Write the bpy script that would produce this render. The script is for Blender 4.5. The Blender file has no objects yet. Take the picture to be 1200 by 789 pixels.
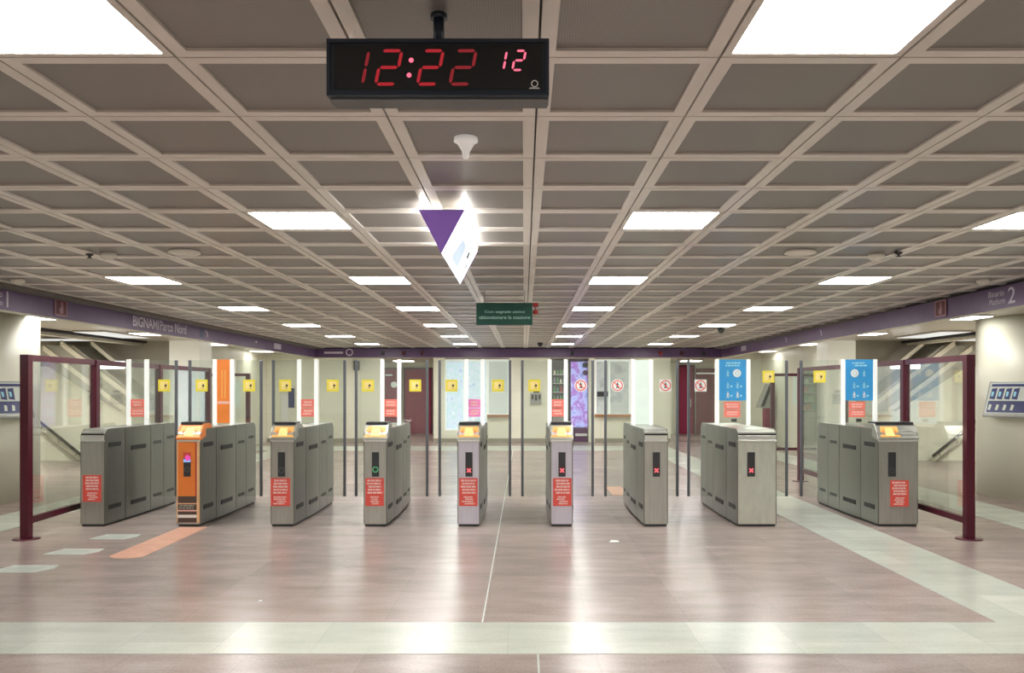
import bpy, bmesh, math, random
from mathutils import Vector, Matrix
random.seed(7)
scene = bpy.context.scene
COL = scene.collection
PI = math.pi
# ---------------------------------------------------------------- measured camera model
F, VX, VY, CH = 989.0, 614.0, 456.0, 1.6
CEIL = CH + 1.23            # hall ceiling
BANDZ = CH + 0.944          # lower edge of the purple band
SOFF = CH + 1.067           # side hall soffit
def wx(px, Z): return (px - VX) * Z / F
def wz(py, Z): return CH - (py - VY) * Z / F

# ---------------------------------------------------------------- materials
def new_mat(name):
    m = bpy.data.materials.new(name); m.use_nodes = True
    nt = m.node_tree; nt.nodes.clear()
    out = nt.nodes.new('ShaderNodeOutputMaterial')
    return m, nt, out
def pbr(name, col, rough=0.5, metal=0.0, var=0.06, scale=6.0, bump=0.0, emit=None, es=0.0, stretch=None, rvar=0.0, coat=0.0):
    m, nt, out = new_mat(name)
    b = nt.nodes.new('ShaderNodeBsdfPrincipled')
    b.inputs['Roughness'].default_value = rough
    b.inputs['Metallic'].default_value = metal
    if coat: b.inputs['Coat Weight'].default_value = coat
    tc = nt.nodes.new('ShaderNodeTexCoord')
    mp = nt.nodes.new('ShaderNodeMapping')
    nt.links.new(tc.outputs['Object'], mp.inputs['Vector'])
    if stretch: mp.inputs['Scale'].default_value = stretch
    nz = nt.nodes.new('ShaderNodeTexNoise'); nz.inputs['Scale'].default_value = scale
    nz.inputs['Detail'].default_value = 4
    nt.links.new(mp.outputs[0], nz.inputs['Vector'])
    rp = nt.nodes.new('ShaderNodeValToRGB')
    c = Vector(col)
    rp.color_ramp.elements[0].position = 0.3; rp.color_ramp.elements[1].position = 0.7
    rp.color_ramp.elements[0].color = (*(c * (1 - var)), 1)
    rp.color_ramp.elements[1].color = (*[min(1, v) for v in c * (1 + var)], 1)
    nt.links.new(nz.outputs['Fac'], rp.inputs['Fac'])
    nt.links.new(rp.outputs['Color'], b.inputs['Base Color'])
    if rvar:
        mr = nt.nodes.new('ShaderNodeMapRange')
        mr.inputs['To Min'].default_value = max(0.02, rough - rvar); mr.inputs['To Max'].default_value = rough + rvar
        nt.links.new(nz.outputs['Fac'], mr.inputs['Value']); nt.links.new(mr.outputs[0], b.inputs['Roughness'])
    if bump:
        bp = nt.nodes.new('ShaderNodeBump'); bp.inputs['Strength'].default_value = bump
        bp.inputs['Distance'].default_value = 0.01
        nt.links.new(nz.outputs['Fac'], bp.inputs['Height']); nt.links.new(bp.outputs[0], b.inputs['Normal'])
    if emit:
        b.inputs['Emission Color'].default_value = (*emit, 1); b.inputs['Emission Strength'].default_value = es
    nt.links.new(b.outputs[0], out.inputs[0])
    return m
def emis(name, col, s):
    m, nt, out = new_mat(name)
    e = nt.nodes.new('ShaderNodeEmission'); e.inputs[0].default_value = (*col, 1); e.inputs[1].default_value = s
    nt.links.new(e.outputs[0], out.inputs[0]); return m
def glass(name, tint=(0.95, 0.98, 0.96), milky=0.0, refl=1.0):
    m, nt, out = new_mat(name)
    t = nt.nodes.new('ShaderNodeBsdfTransparent'); t.inputs[0].default_value = (*tint, 1)
    g = nt.nodes.new('ShaderNodeBsdfGlossy'); g.inputs['Roughness'].default_value = 0.03
    lw = nt.nodes.new('ShaderNodeLayerWeight'); lw.inputs[0].default_value = 0.5
    pw = nt.nodes.new('ShaderNodeMath'); pw.operation = 'POWER'; pw.inputs[1].default_value = 5.0
    nt.links.new(lw.outputs['Facing'], pw.inputs[0])
    mu = nt.nodes.new('ShaderNodeMath'); mu.operation = 'MULTIPLY_ADD'; mu.inputs[1].default_value = 0.9 * refl; mu.inputs[2].default_value = 0.035 * refl; mu.use_clamp = True
    nt.links.new(pw.outputs[0], mu.inputs[0])
    mx = nt.nodes.new('ShaderNodeMixShader')
    nt.links.new(mu.outputs[0], mx.inputs[0]); nt.links.new(t.outputs[0], mx.inputs[1]); nt.links.new(g.outputs[0], mx.inputs[2])
    last = mx
    if milky:
        d = nt.nodes.new('ShaderNodeBsdfDiffuse'); d.inputs[0].default_value = (0.85, 0.88, 0.84, 1)
        m2 = nt.nodes.new('ShaderNodeMixShader'); m2.inputs[0].default_value = milky
        nt.links.new(mx.outputs[0], m2.inputs[1]); nt.links.new(d.outputs[0], m2.inputs[2]); last = m2
    nt.links.new(last.outputs[0], out.inputs[0]); return m

def floor_mat(name, c1, c2, grout, tile, rough, off=(0, 0)):
    m, nt, out = new_mat(name); N = nt.nodes.new; L = nt.links.new
    b = N('ShaderNodeBsdfPrincipled'); tc = N('ShaderNodeTexCoord'); mp = N('ShaderNodeMapping')
    mp.inputs['Location'].default_value = (off[0], off[1], 0)
    L(tc.outputs['Object'], mp.inputs['Vector'])
    br = N('ShaderNodeTexBrick'); br.offset = 0.0; br.squash = 1.0
    br.inputs['Scale'].default_value = 1.0; br.inputs['Brick Width'].default_value = tile; br.inputs['Row Height'].default_value = tile
    br.inputs['Mortar Size'].default_value = 0.0022; br.inputs['Mortar Smooth'].default_value = 0.2
    br.inputs['Color1'].default_value = (0.5, 0.5, 0.5, 1); br.inputs['Color2'].default_value = (0.60, 0.60, 0.60, 1)
    br.inputs['Mortar'].default_value = (grout, grout, grout, 1)
    L(mp.outputs[0], br.inputs['Vector'])
    n1 = N('ShaderNodeTexNoise'); n1.inputs['Scale'].default_value = 2.6; n1.inputs['Detail'].default_value = 8; n1.inputs['Roughness'].default_value = 0.65
    mp2 = N('ShaderNodeMapping'); mp2.inputs['Scale'].default_value = (0.55, 1.6, 1); L(tc.outputs['Object'], mp2.inputs['Vector']); L(mp2.outputs[0], n1.inputs['Vector'])
    n2 = N('ShaderNodeTexNoise'); n2.inputs['Scale'].default_value = 55; n2.inputs['Detail'].default_value = 3; L(tc.outputs['Object'], n2.inputs['Vector'])
    ad = N('ShaderNodeMix'); ad.data_type = 'FLOAT'; ad.inputs[0].default_value = 0.3
    L(n1.outputs['Fac'], ad.inputs[2]); L(n2.outputs['Fac'], ad.inputs[3])
    rp = N('ShaderNodeValToRGB'); rp.color_ramp.elements[0].position = 0.36; rp.color_ramp.elements[1].position = 0.64
    rp.color_ramp.elements[0].color = (*c1, 1); rp.color_ramp.elements[1].color = (*c2, 1)
    L(ad.outputs[0], rp.inputs['Fac'])
    mx = N('ShaderNodeMix'); mx.data_type = 'RGBA'; mx.blend_type = 'MULTIPLY'; mx.inputs[0].default_value = 1.0
    sc = N('ShaderNodeMix'); sc.data_type = 'RGBA'; sc.blend_type = 'MULTIPLY'; sc.inputs[0].default_value = 1.0
    sc.inputs[7].default_value = (1.8, 1.8, 1.8, 1)
    L(br.outputs['Color'], sc.inputs[6]); L(rp.outputs['Color'], mx.inputs[6]); L(sc.outputs[2], mx.inputs[7])
    L(mx.outputs[2], b.inputs['Base Color'])
    n3 = N('ShaderNodeTexNoise'); n3.inputs['Scale'].default_value = 1.3; n3.inputs['Detail'].default_value = 6; L(tc.outputs['Object'], n3.inputs['Vector'])
    mr = N('ShaderNodeMapRange'); mr.inputs['From Min'].default_value = 0.3; mr.inputs['From Max'].default_value = 0.7
    mr.inputs['To Min'].default_value = rough - 0.02; mr.inputs['To Max'].default_value = rough + 0.05
    b.inputs['Roughness'].default_value = rough
    b.inputs['IOR'].default_value = 1.55
    L(b.outputs[0], out.inputs[0]); return m

def mesh_panel_mat(name, base, dark):          # perforated metal ceiling sheet
    m, nt, out = new_mat(name); N = nt.nodes.new; L = nt.links.new
    b = N('ShaderNodeBsdfPrincipled'); b.inputs['Roughness'].default_value = 0.38; b.inputs['Metallic'].default_value = 0.25
    tc = N('ShaderNodeTexCoord'); vo = N('ShaderNodeTexVoronoi'); vo.inputs['Scale'].default_value = 105; vo.inputs['Randomness'].default_value = 0.0
    L(tc.outputs['Object'], vo.inputs['Vector'])
    rp = N('ShaderNodeValToRGB'); rp.color_ramp.elements[0].position = 0.40; rp.color_ramp.elements[1].position = 0.50
    rp.color_ramp.elements[0].color = (*dark, 1); rp.color_ramp.elements[1].color = (*base, 1)
    L(vo.outputs['Distance'], rp.inputs['Fac']); L(rp.outputs['Color'], b.inputs['Base Color'])
    L(b.outputs[0], out.inputs[0]); return m

def marble_wall(name, col, tw, th):            # cream cladding with fine joints
    m, nt, out = new_mat(name); N = nt.nodes.new; L = nt.links.new
    b = N('ShaderNodeBsdfPrincipled'); b.inputs['Roughness'].default_value = 0.38
    tc = N('ShaderNodeTexCoord')
    sp = N('ShaderNodeSeparateXYZ'); L(tc.outputs['Object'], sp.inputs[0])
    adx = N('ShaderNodeMath'); adx.operation = 'ADD'; L(sp.outputs[0], adx.inputs[0]); L(sp.outputs[1], adx.inputs[1])
    cb = N('ShaderNodeCombineXYZ'); L(adx.outputs[0], cb.inputs[0]); L(sp.outputs[2], cb.inputs[1])
    br = N('ShaderNodeTexBrick'); br.offset = 0.0; br.inputs['Scale'].default_value = 1; br.inputs['Brick Width'].default_value = tw
    br.inputs['Row Height'].default_value = th; br.inputs['Mortar Size'].default_value = 0.003
    c = Vector(col)
    br.inputs['Color1'].default_value = (*c, 1); br.inputs['Color2'].default_value = (*(c * 0.96), 1); br.inputs['Mortar'].default_value = (*(c * 0.72), 1)
    L(cb.outputs[0], br.inputs['Vector'])
    nz = N('ShaderNodeTexNoise'); nz.inputs['Scale'].default_value = 3; nz.inputs['Detail'].default_value = 6; L(tc.outputs['Object'], nz.inputs['Vector'])
    mr = N('ShaderNodeMapRange'); mr.inputs['To Min'].default_value = 0.92; mr.inputs['To Max'].default_value = 1.06; L(nz.outputs['Fac'], mr.inputs['Value'])
    mx = N('ShaderNodeMix'); mx.data_type = 'RGBA'; mx.blend_type = 'MULTIPLY'; mx.inputs[0].default_value = 1
    L(br.outputs['Color'], mx.inputs[6]); L(mr.outputs[0], mx.inputs[7]); L(mx.outputs[2], b.inputs['Base Color'])
    L(b.outputs[0], out.inputs[0]); return m

def mottled_emis(name, cols, scale, strength, stretch=(1, 1, 1)):   # back-lit picture of no particular subject
    m, nt, out = new_mat(name); N = nt.nodes.new; L = nt.links.new
    tc = N('ShaderNodeTexCoord'); mp = N('ShaderNodeMapping'); mp.inputs['Scale'].default_value = stretch; L(tc.outputs['Object'], mp.inputs[0])
    nz = N('ShaderNodeTexNoise'); nz.inputs['Scale'].default_value = scale; nz.inputs['Detail'].default_value = 3; L(mp.outputs[0], nz.inputs['Vector'])
    rp = N('ShaderNodeValToRGB'); els = rp.color_ramp.elements
    n = len(cols)
    for i, c in enumerate(cols):
        p = 0.3 + 0.4 * i / (n - 1)
        if i < 2: e = els[i]; e.position = p
        else: e = els.new(p)
        e.color = (*c, 1)
    L(nz.outputs['Fac'], rp.inputs['Fac'])
    b = N('ShaderNodeBsdfPrincipled'); b.inputs['Roughness'].default_value = 0.25
    L(rp.outputs['Color'], b.inputs['Base Color']); L(rp.outputs['Color'], b.inputs['Emission Color']); b.inputs['Emission Strength'].default_value = strength
    L(b.outputs[0], out.inputs[0]); return m

M = {}
M['floor'] = floor_mat('floor_terrazzo', (0.29, 0.225, 0.20), (0.43, 0.345, 0.315), 0.46, 0.70, 0.25, (0.26, 0.5))
M['stripe'] = floor_mat('pale_stone', (0.50, 0.525, 0.455), (0.62, 0.645, 0.565), 0.46, 0.60, 0.24, (0.1, 0.68))
M['sheet'] = mesh_panel_mat('perforated_ceiling_sheet', (0.27, 0.25, 0.228), (0.085, 0.078, 0.074))
M['ceil_frame'] = pbr('ceiling_frame', (0.76, 0.715, 0.655), 0.34, 0.1, 0.03, 3)
M['ceil_back'] = pbr('ceiling_void', (0.16, 0.145, 0.13), 0.8)
M['soffit'] = pbr('soffit_paint', (0.50, 0.46, 0.38), 0.33, 0.1, 0.05, 2)
M['wall'] = marble_wall('cream_cladding', (0.87, 0.86, 0.71), 1.2, 0.85)
M['pillar'] = pbr('pillar_cream', (0.78, 0.77, 0.64), 0.35, 0, 0.03, 1.5)
M['column'] = pbr('column_white_glow', (0.88, 0.88, 0.78), 0.35, 0, 0.02, 1.5, emit=(0.9, 0.9, 0.8), es=0.06)  # faint emission paints the columns as brightly lit
M['beige'] = pbr('beige_paint_and_shade', (0.36, 0.33, 0.26), 0.5, 0, 0.05, 2)  # also stands in for shade on the upper recess walls
M['band'] = pbr('purple_band', (0.135, 0.075, 0.18), 0.33, 0, 0.08, 4)
M['black'] = pbr('black_gap', (0.012, 0.01, 0.014), 0.6)
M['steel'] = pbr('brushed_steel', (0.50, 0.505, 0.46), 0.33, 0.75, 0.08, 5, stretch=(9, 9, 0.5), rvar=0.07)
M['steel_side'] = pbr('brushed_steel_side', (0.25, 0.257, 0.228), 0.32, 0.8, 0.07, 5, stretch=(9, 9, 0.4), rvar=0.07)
M['steel_lilac_reflection'] = pbr('lilac_reflection_steel', (0.66, 0.64, 0.73), 0.33, 0.6, 0.05, 5, stretch=(9, 9, 0.5), rvar=0.05)  # lavender reflection of the purple screens put into the steel colour
M['steel_pale'] = pbr('pale_brushed_steel', (0.66, 0.68, 0.60), 0.33, 0.6, 0.06, 5, stretch=(5, 5, 1.5), rvar=0.05)
M['steel_lt'] = pbr('pale_steel', (0.70, 0.71, 0.66), 0.28, 0.6, 0.05, 5)
M['slot'] = pbr('slot_black', (0.015, 0.015, 0.015), 0.5)
M['dark'] = pbr('dark_plastic', (0.035, 0.037, 0.04), 0.35)
M['plinth'] = pbr('plinth_dark', (0.04, 0.04, 0.038), 0.6)
M['orange'] = pbr('orange_panel', (0.86, 0.25, 0.045), 0.4, 0, 0.05, 4)
M['orange_dk'] = pbr('orange_edge', (0.55, 0.05, 0.03), 0.4)
M['peach'] = pbr('peach_edge', (0.80, 0.52, 0.28), 0.45)
M['brown'] = pbr('brown_print', (0.09, 0.055, 0.045), 0.5)
M['white'] = pbr('white_print', (0.85, 0.85, 0.83), 0.5, var=0.02)
M['post'] = pbr('white_post_glow', (0.88, 0.91, 0.88), 0.3, 0.0, 0.02, emit=(0.9, 0.95, 0.92), es=0.10)  # faint emission brightens the posts, which are no lamps
M['cone'] = pbr('white_fixture_glow', (0.93, 0.92, 0.90), 0.4, 0, 0.01, emit=(1, 0.98, 0.95), es=0.09)  # faint emission lifts the shaded cone; it is no lamp
M['redst'] = pbr('red_sticker', (0.80, 0.10, 0.075), 0.45, 0, 0.05, 9)
M['redtext'] = pbr('sticker_text', (0.90, 0.60, 0.55), 0.5, var=0.02)
M['coral'] = pbr('coral_sticker', (0.90, 0.22, 0.17), 0.45, 0, 0.05, 9)
M['pink'] = pbr('pink_sticker', (0.88, 0.25, 0.55), 0.45, 0, 0.05, 9)
M['coral_lt'] = pbr('coral_print', (0.92, 0.55, 0.48), 0.45)
M['yellow'] = pbr('yellow_sticker', (0.88, 0.74, 0.06), 0.45, 0, 0.03)
M['yellow_dk'] = pbr('yellow_shade', (0.62, 0.48, 0.03), 0.45)
M['amber'] = pbr('amber_sticker', (0.90, 0.50, 0.14), 0.4, 0, 0.05)
M['amber_lt'] = pbr('amber_light', (0.95, 0.78, 0.30), 0.4, 0, 0.05)
M['blue'] = pbr('blue_poster', (0.045, 0.34, 0.72), 0.35, 0, 0.04)
M['cyan'] = pbr('cyan_print', (0.35, 0.72, 0.85), 0.4)
M['wine'] = pbr('wine_frame', (0.085, 0.006, 0.02), 0.3, 0.1, 0.08)
M['winedoor'] = pbr('wine_door', (0.26, 0.014, 0.06), 0.6, 0, 0.1, 2)
M['brownwall'] = pbr('brown_panelling', (0.22, 0.07, 0.07), 0.6, 0, 0.1, 2)
M['edge'] = pbr('dark_edge_strip', (0.15, 0.16, 0.18), 0.3, 0.3)
M['glass'] = glass('clear_glass', (0.955, 0.98, 0.965))
M['glassleaf'] = glass('leaf_glass', (0.93, 0.955, 0.93), 0.03)
M['glasspost'] = glass('panel_glass', (0.92, 0.945, 0.91), 0.06)
M['bigglass'] = glass('barrier_glass', (0.93, 0.955, 0.93), 0.015, 2.3)
M['light'] = emis('ceiling_light_diffuser', (1.0, 0.985, 0.95), 13.0)
M['light_out'] = emis('soffit_light_diffuser', (1.0, 0.985, 0.94), 3.6)
M['lightframe'] = pbr('light_frame', (0.70, 0.66, 0.60), 0.4)
M['prismwhite'] = pbr('sign_white_face', (0.9, 0.9, 0.9), 0.4, var=0.01, emit=(0.97, 0.98, 1.0), es=0.9)
M['prismpurple'] = pbr('sign_purple', (0.27, 0.14, 0.52), 0.4, 0, 0.05, emit=(0.27, 0.13, 0.55), es=0.10)
M['prismtext'] = pbr('sign_symbol', (0.03, 0.035, 0.06), 0.5)
M['prismblue'] = pbr('sign_pale_blue', (0.7, 0.82, 0.95), 0.5, emit=(0.62, 0.78, 0.95), es=0.22)
M['green'] = pbr('green_sign', (0.005, 0.062, 0.042), 0.4, 0, 0.1)
M['greentext'] = pbr('green_sign_text', (0.45, 0.72, 0.62), 0.5)
M['clock'] = pbr('clock_case', (0.022, 0.034, 0.052), 0.35, 0.2)
M['clockunder'] = pbr('clock_underside', (0.10, 0.10, 0.10), 0.4, 0.3)
M['clockface'] = pbr('clock_window', (0.004, 0.005, 0.006), 0.5, 0)
M['led'] = emis('led_red', (0.78, 0.045, 0.06), 0.20)
M['led_in'] = emis('led_dim', (0.55, 0.05, 0.06), 0.17)
M['led_hi'] = emis('led_bright', (1.0, 0.16, 0.25), 0.5)
M['ledx'] = emis('indicator_red', (1.0, 0.16, 0.18), 0.5)
M['ledg'] = emis('indicator_green', (0.15, 0.6, 0.25), 0.22)
M['ledm'] = emis('indicator_magenta', (0.9, 0.1, 0.45), 0.35)
M['ledb'] = emis('indicator_blue', (0.35, 0.55, 1.0), 0.33)
M['greyglyph'] = pbr('grey_glyph', (0.10, 0.11, 0.12), 0.4)
M['bandtext'] = pbr('band_lettering', (0.72, 0.66, 0.78), 0.4)
M['detector'] = pbr('detector_plastic', (0.78, 0.75, 0.66), 0.4)
M['boxgrey'] = pbr('board_case', (0.36, 0.36, 0.34), 0.4, 0.5)
M['navy'] = pbr('navy_print', (0.035, 0.045, 0.15), 0.35, 0, 0.1)
M['tactile'] = pbr('pale_floor_marker', (0.60, 0.64, 0.58), 0.3, 0, 0.05)
M['markerline'] = pbr('marker_print', (0.42, 0.46, 0.42), 0.3)
M['peachfloor'] = pbr('peach_floor_strip', (0.85, 0.47, 0.34), 0.25, 0, 0.08, 5)
M['wood'] = pbr('wood_sill', (0.45, 0.22, 0.10), 0.4, 0, 0.2, 8)
M['paper'] = pbr('paper', (0.85, 0.86, 0.84), 0.6)
M['winlight'] = mottled_emis('bright_shop_window', [(0.45, 0.62, 0.85), (0.72, 0.80, 0.95), (0.55, 0.75, 0.85), (0.85, 0.88, 0.97)], 5.0, 0.16)
M['frost'] = pbr('frosted_window', (0.66, 0.72, 0.70), 0.3, 0, 0.05, 3, emit=(0.66, 0.72, 0.70), es=0.05)
M['officewin'] = mottled_emis('office_interior_glow', [(0.42, 0.46, 0.46), (0.58, 0.62, 0.60), (0.5, 0.55, 0.53)], 4.0, 0.06)
M['banner'] = mottled_emis('violet_banner_light', [(0.20, 0.22, 0.60), (0.45, 0.50, 0.92), (0.35, 0.14, 0.60), (0.62, 0.66, 0.98)], 3.2, 0.28)
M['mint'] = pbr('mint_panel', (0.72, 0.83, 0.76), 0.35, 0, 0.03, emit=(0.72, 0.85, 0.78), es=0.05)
M['lilac'] = pbr('dark_violet', (0.10, 0.01, 0.10), 0.4)
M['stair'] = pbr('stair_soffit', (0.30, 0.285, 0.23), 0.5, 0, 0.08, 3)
M['stringer'] = pbr('stair_stringer', (0.62, 0.58, 0.46), 0.45)
M['rail'] = pbr('handrail_dark', (0.05, 0.04, 0.035), 0.35, 0.3)
M['rail2'] = pbr('handrail_pale', (0.42, 0.38, 0.30), 0.35, 0.3)
M['red'] = pbr('red_plastic', (0.35, 0.02, 0.02), 0.4)
M['firered'] = pbr('fire_sign', (0.11, 0.006, 0.012), 0.4)
M['fireframe'] = pbr('fire_sign_frame', (0.45, 0.22, 0.26), 0.4)
GOODS = [pbr('goods_%s' % n, c, 0.4, emit=c, es=0.12) for n, c in (('teal', (0.10, 0.32, 0.30)), ('cream', (0.65, 0.62, 0.5)), ('red', (0.4, 0.05, 0.06)), ('grey', (0.25, 0.27, 0.28)), ('green', (0.1, 0.3, 0.12)))]

# ---------------------------------------------------------------- mesh builder
class MB:
    def __init__(s): s.bm = bmesh.new(); s.mats = []
    def mi(s, m):
        if m is None: m = s.mats[0] if s.mats else M['white']
        if isinstance(m, str): m = M[m]
        if m not in s.mats: s.mats.append(m)
        return s.mats.index(m)
    def face(s, pts, m):
        vs = [s.bm.verts.new(p) for p in pts]; f = s.bm.faces.new(vs); f.material_index = s.mi(m); return f
    def box(s, a, b, m, bev=0.0, mat4=None):
        x0, y0, z0 = a; x1, y1, z1 = b
        sub = bmesh.new(); bmesh.ops.create_cube(sub, size=1)
        for v in sub.verts:
            v.co = Vector(((x0 + x1) / 2 + v.co.x * (x1 - x0), (y0 + y1) / 2 + v.co.y * (y1 - y0), (z0 + z1) / 2 + v.co.z * (z1 - z0)))
        if bev: bmesh.ops.bevel(sub, geom=list(sub.edges), offset=bev, segments=2, affect='EDGES', profile=0.6)
        s.merge(sub, m, mat4); return s
    def merge(s, sub, m, mat4=None):
        if mat4 is not None: sub.transform(mat4)
        i = s.mi(m); mp = {}
        for v in sub.verts: mp[v] = s.bm.verts.new(v.co)
        for f in sub.faces:
            try:
                nf = s.bm.faces.new([mp[v] for v in f.verts]); nf.material_index = i; nf.smooth = f.smooth
            except ValueError: pass
        sub.free()
    def prism(s, pts, vec, m, bev=0.0):        # polygon pts (3D) extruded along vec
        sub = bmesh.new(); vec = Vector(vec)
        a = [sub.verts.new(Vector(p)) for p in pts]; b = [sub.verts.new(Vector(p) + vec) for p in pts]
        n = len(pts)
        sub.faces.new(a); sub.faces.new(list(reversed(b)))
        for i in range(n): sub.faces.new([a[i], b[i], b[(i + 1) % n], a[(i + 1) % n]])
        bmesh.ops.recalc_face_normals(sub, faces=list(sub.faces))
        if bev: bmesh.ops.bevel(sub, geom=list(sub.edges), offset=bev, segments=2, affect='EDGES', profile=0.6)
        s.merge(sub, m); return s
    def tube(s, p, q, r, m, n=16, r2=None):
        p = Vector(p); q = Vector(q); d = q - p
        sub = bmesh.new(); bmesh.ops.create_cone(sub, cap_ends=True, segments=n, radius1=r, radius2=r if r2 is None else r2, depth=d.length)
        for f in sub.faces: f.smooth = len(f.verts) == 4
        rot = Vector((0, 0, 1)).rotation_difference(d.normalized()).to_matrix().to_4x4()
        s.merge(sub, m, Matrix.Translation((p + q) / 2) @ rot); return s
    def lathe(s, c, prof, m, n=28):            # prof: (r, z) list, axis vertical through c
        sub = bmesh.new(); rings = []
        for r, z in prof:
            rings.append([sub.verts.new((c[0] + r * math.cos(2 * PI * i / n), c[1] + r * math.sin(2 * PI * i / n), c[2] + z)) for i in range(n)])
        for a, b in zip(rings, rings[1:]):
            for i in range(n):
                f = sub.faces.new([a[i], a[(i + 1) % n], b[(i + 1) % n], b[i]]); f.smooth = True
        sub.faces.new(rings[0]); sub.faces.new(list(reversed(rings[-1])))
        bmesh.ops.recalc_face_normals(sub, faces=list(sub.faces))
        s.merge(sub, m); return s
    def ring(s, c, r, w, m, axis='Y', n=24, d=0.004):    # flat ring in the XZ plane at y=c.y (axis Y) or YZ plane (axis X)
        for i in range(n):
            a0, a1 = 2 * PI * i / n, 2 * PI * (i + 1) / n
            pts = []
            for rr, a in ((r, a0), (r, a1), (r - w, a1), (r - w, a0)):
                if axis == 'Y': pts.append((c[0] + rr * math.cos(a), c[1], c[2] + rr * math.sin(a)))
                else: pts.append((c[0], c[1] + rr * math.cos(a), c[2] + rr * math.sin(a)))
            s.face(pts, m)
        return s
    def disc(s, c, r, m, n=20):
        s.face([(c[0] + r * math.cos(2 * PI * i / n), c[1], c[2] + r * math.sin(2 * PI * i / n)) for i in range(n)], m); return s
    def build(s, name, parent=None, org=None, **kw):
        me = bpy.data.meshes.new(name)
        if parent is not None and org is None: org = parent['_org']
        o_ = Vector(org) if org is not None else Vector((0, 0, 0))
        if o_.length: bmesh.ops.translate(s.bm, verts=list(s.bm.verts), vec=-o_)
        s.bm.to_mesh(me); s.bm.free()
        for m in s.mats: me.materials.append(m)
        ob = bpy.data.objects.new(name, me); COL.objects.link(ob)
        if parent is not None: ob.parent = parent; ob['_org'] = list(org)
        else: ob.location = o_; ob['_org'] = list(o_)
        for k, v in kw.items(): ob[k] = v
        return ob

def thing(name, loc, label, cat, group=None):
    o = bpy.data.objects.new(name, None); COL.objects.link(o)
    o.location = loc; o.empty_display_size = 0.1; o['_org'] = list(loc)
    o['label'] = label; o['category'] = cat
    if group: o['group'] = group
    return o
def tag(o, label, cat, group=None):
    o['label'] = label; o['category'] = cat
    if group: o['group'] = group
    return o
def struct(o): o['kind'] = 'structure'; return o

def text_into(mb, txt, mat4, m, size, width=None, height=None, depth=0.0, bold=0.0):
    cu = bpy.data.curves.new('t', 'FONT'); cu.body = txt; cu.size = size; cu.extrude = depth; cu.offset = bold
    ob = bpy.data.objects.new('t', cu); COL.objects.link(ob)
    dg = bpy.context.evaluated_depsgraph_get(); me = bpy.data.meshes.new_from_object(ob.evaluated_get(dg))
    sub = bmesh.new(); sub.from_mesh(me)
    bpy.data.objects.remove(ob); bpy.data.curves.remove(cu); bpy.data.meshes.remove(me)
    xs = [v.co.x for v in sub.verts]; ys = [v.co.y for v in sub.verts]
    x0, x1, y0, y1 = min(xs), max(xs), min(ys), max(ys)
    sx = (width / (x1 - x0)) if width else 1; sy = (height / (y1 - y0)) if height else (sx if width else 1)
    if height and not width: sx = sy
    for v in sub.verts: v.co.x = (v.co.x - x0) * sx; v.co.y = (v.co.y - y0) * sy
    mb.merge(sub, m, mat4)
def frame4(o, u, v):     # matrix mapping local x->u, y->v at origin o
    u = Vector(u).normalized(); v = Vector(v).normalized(); w = u.cross(v)
    return Matrix(((u.x, v.x, w.x, o[0]), (u.y, v.y, w.y, o[1]), (u.z, v.z, w.z, o[2]), (0, 0, 0, 1)))

# ================================================================ SETTING
Y0, Y1 = -7.0, 25.3
XO = 11.0
def bandx_r(y): return 5.62 + (y - 9.5) * (0.28 / 15.8)
BXL = -6.22
# floor
b = MB(); b.box((-XO, Y0, -0.2), (XO, 31.0, 0.0), 'floor'); struct(b.build('floor'))
b = MB(); b.box((-XO, 5.09, 0.0), (XO, 5.775, 0.003), 'stripe'); struct(b.build('trim_1'))
b = MB(); b.box((3.235, 5.775, 0.0), (3.985, 25.3, 0.003), 'stripe'); struct(b.build('trim_2'))
b = MB(); b.box((-6.60, 5.775, 0.0), (-5.86, 21.9, 0.003), 'stripe'); struct(b.build('trim_3'))
b = MB(); b.box((5.70, 5.775, 0.0), (6.46, 21.9, 0.003), 'stripe'); struct(b.build('trim_4'))
b = MB(); b.box((-7.6, 21.9, 0.0), (3.235, 23.6, 0.003), 'stripe'); struct(b.build('trim_5'))

b = MB(); b.box((-0.29, 5.775, 0.0), (-0.280, 21.9, 0.0015), 'tactile'); b.box((0.078, 2.0, 0.0), (0.09, 5.09, 0.0015), 'stripe'); struct(b.build('trim_11'))
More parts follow.
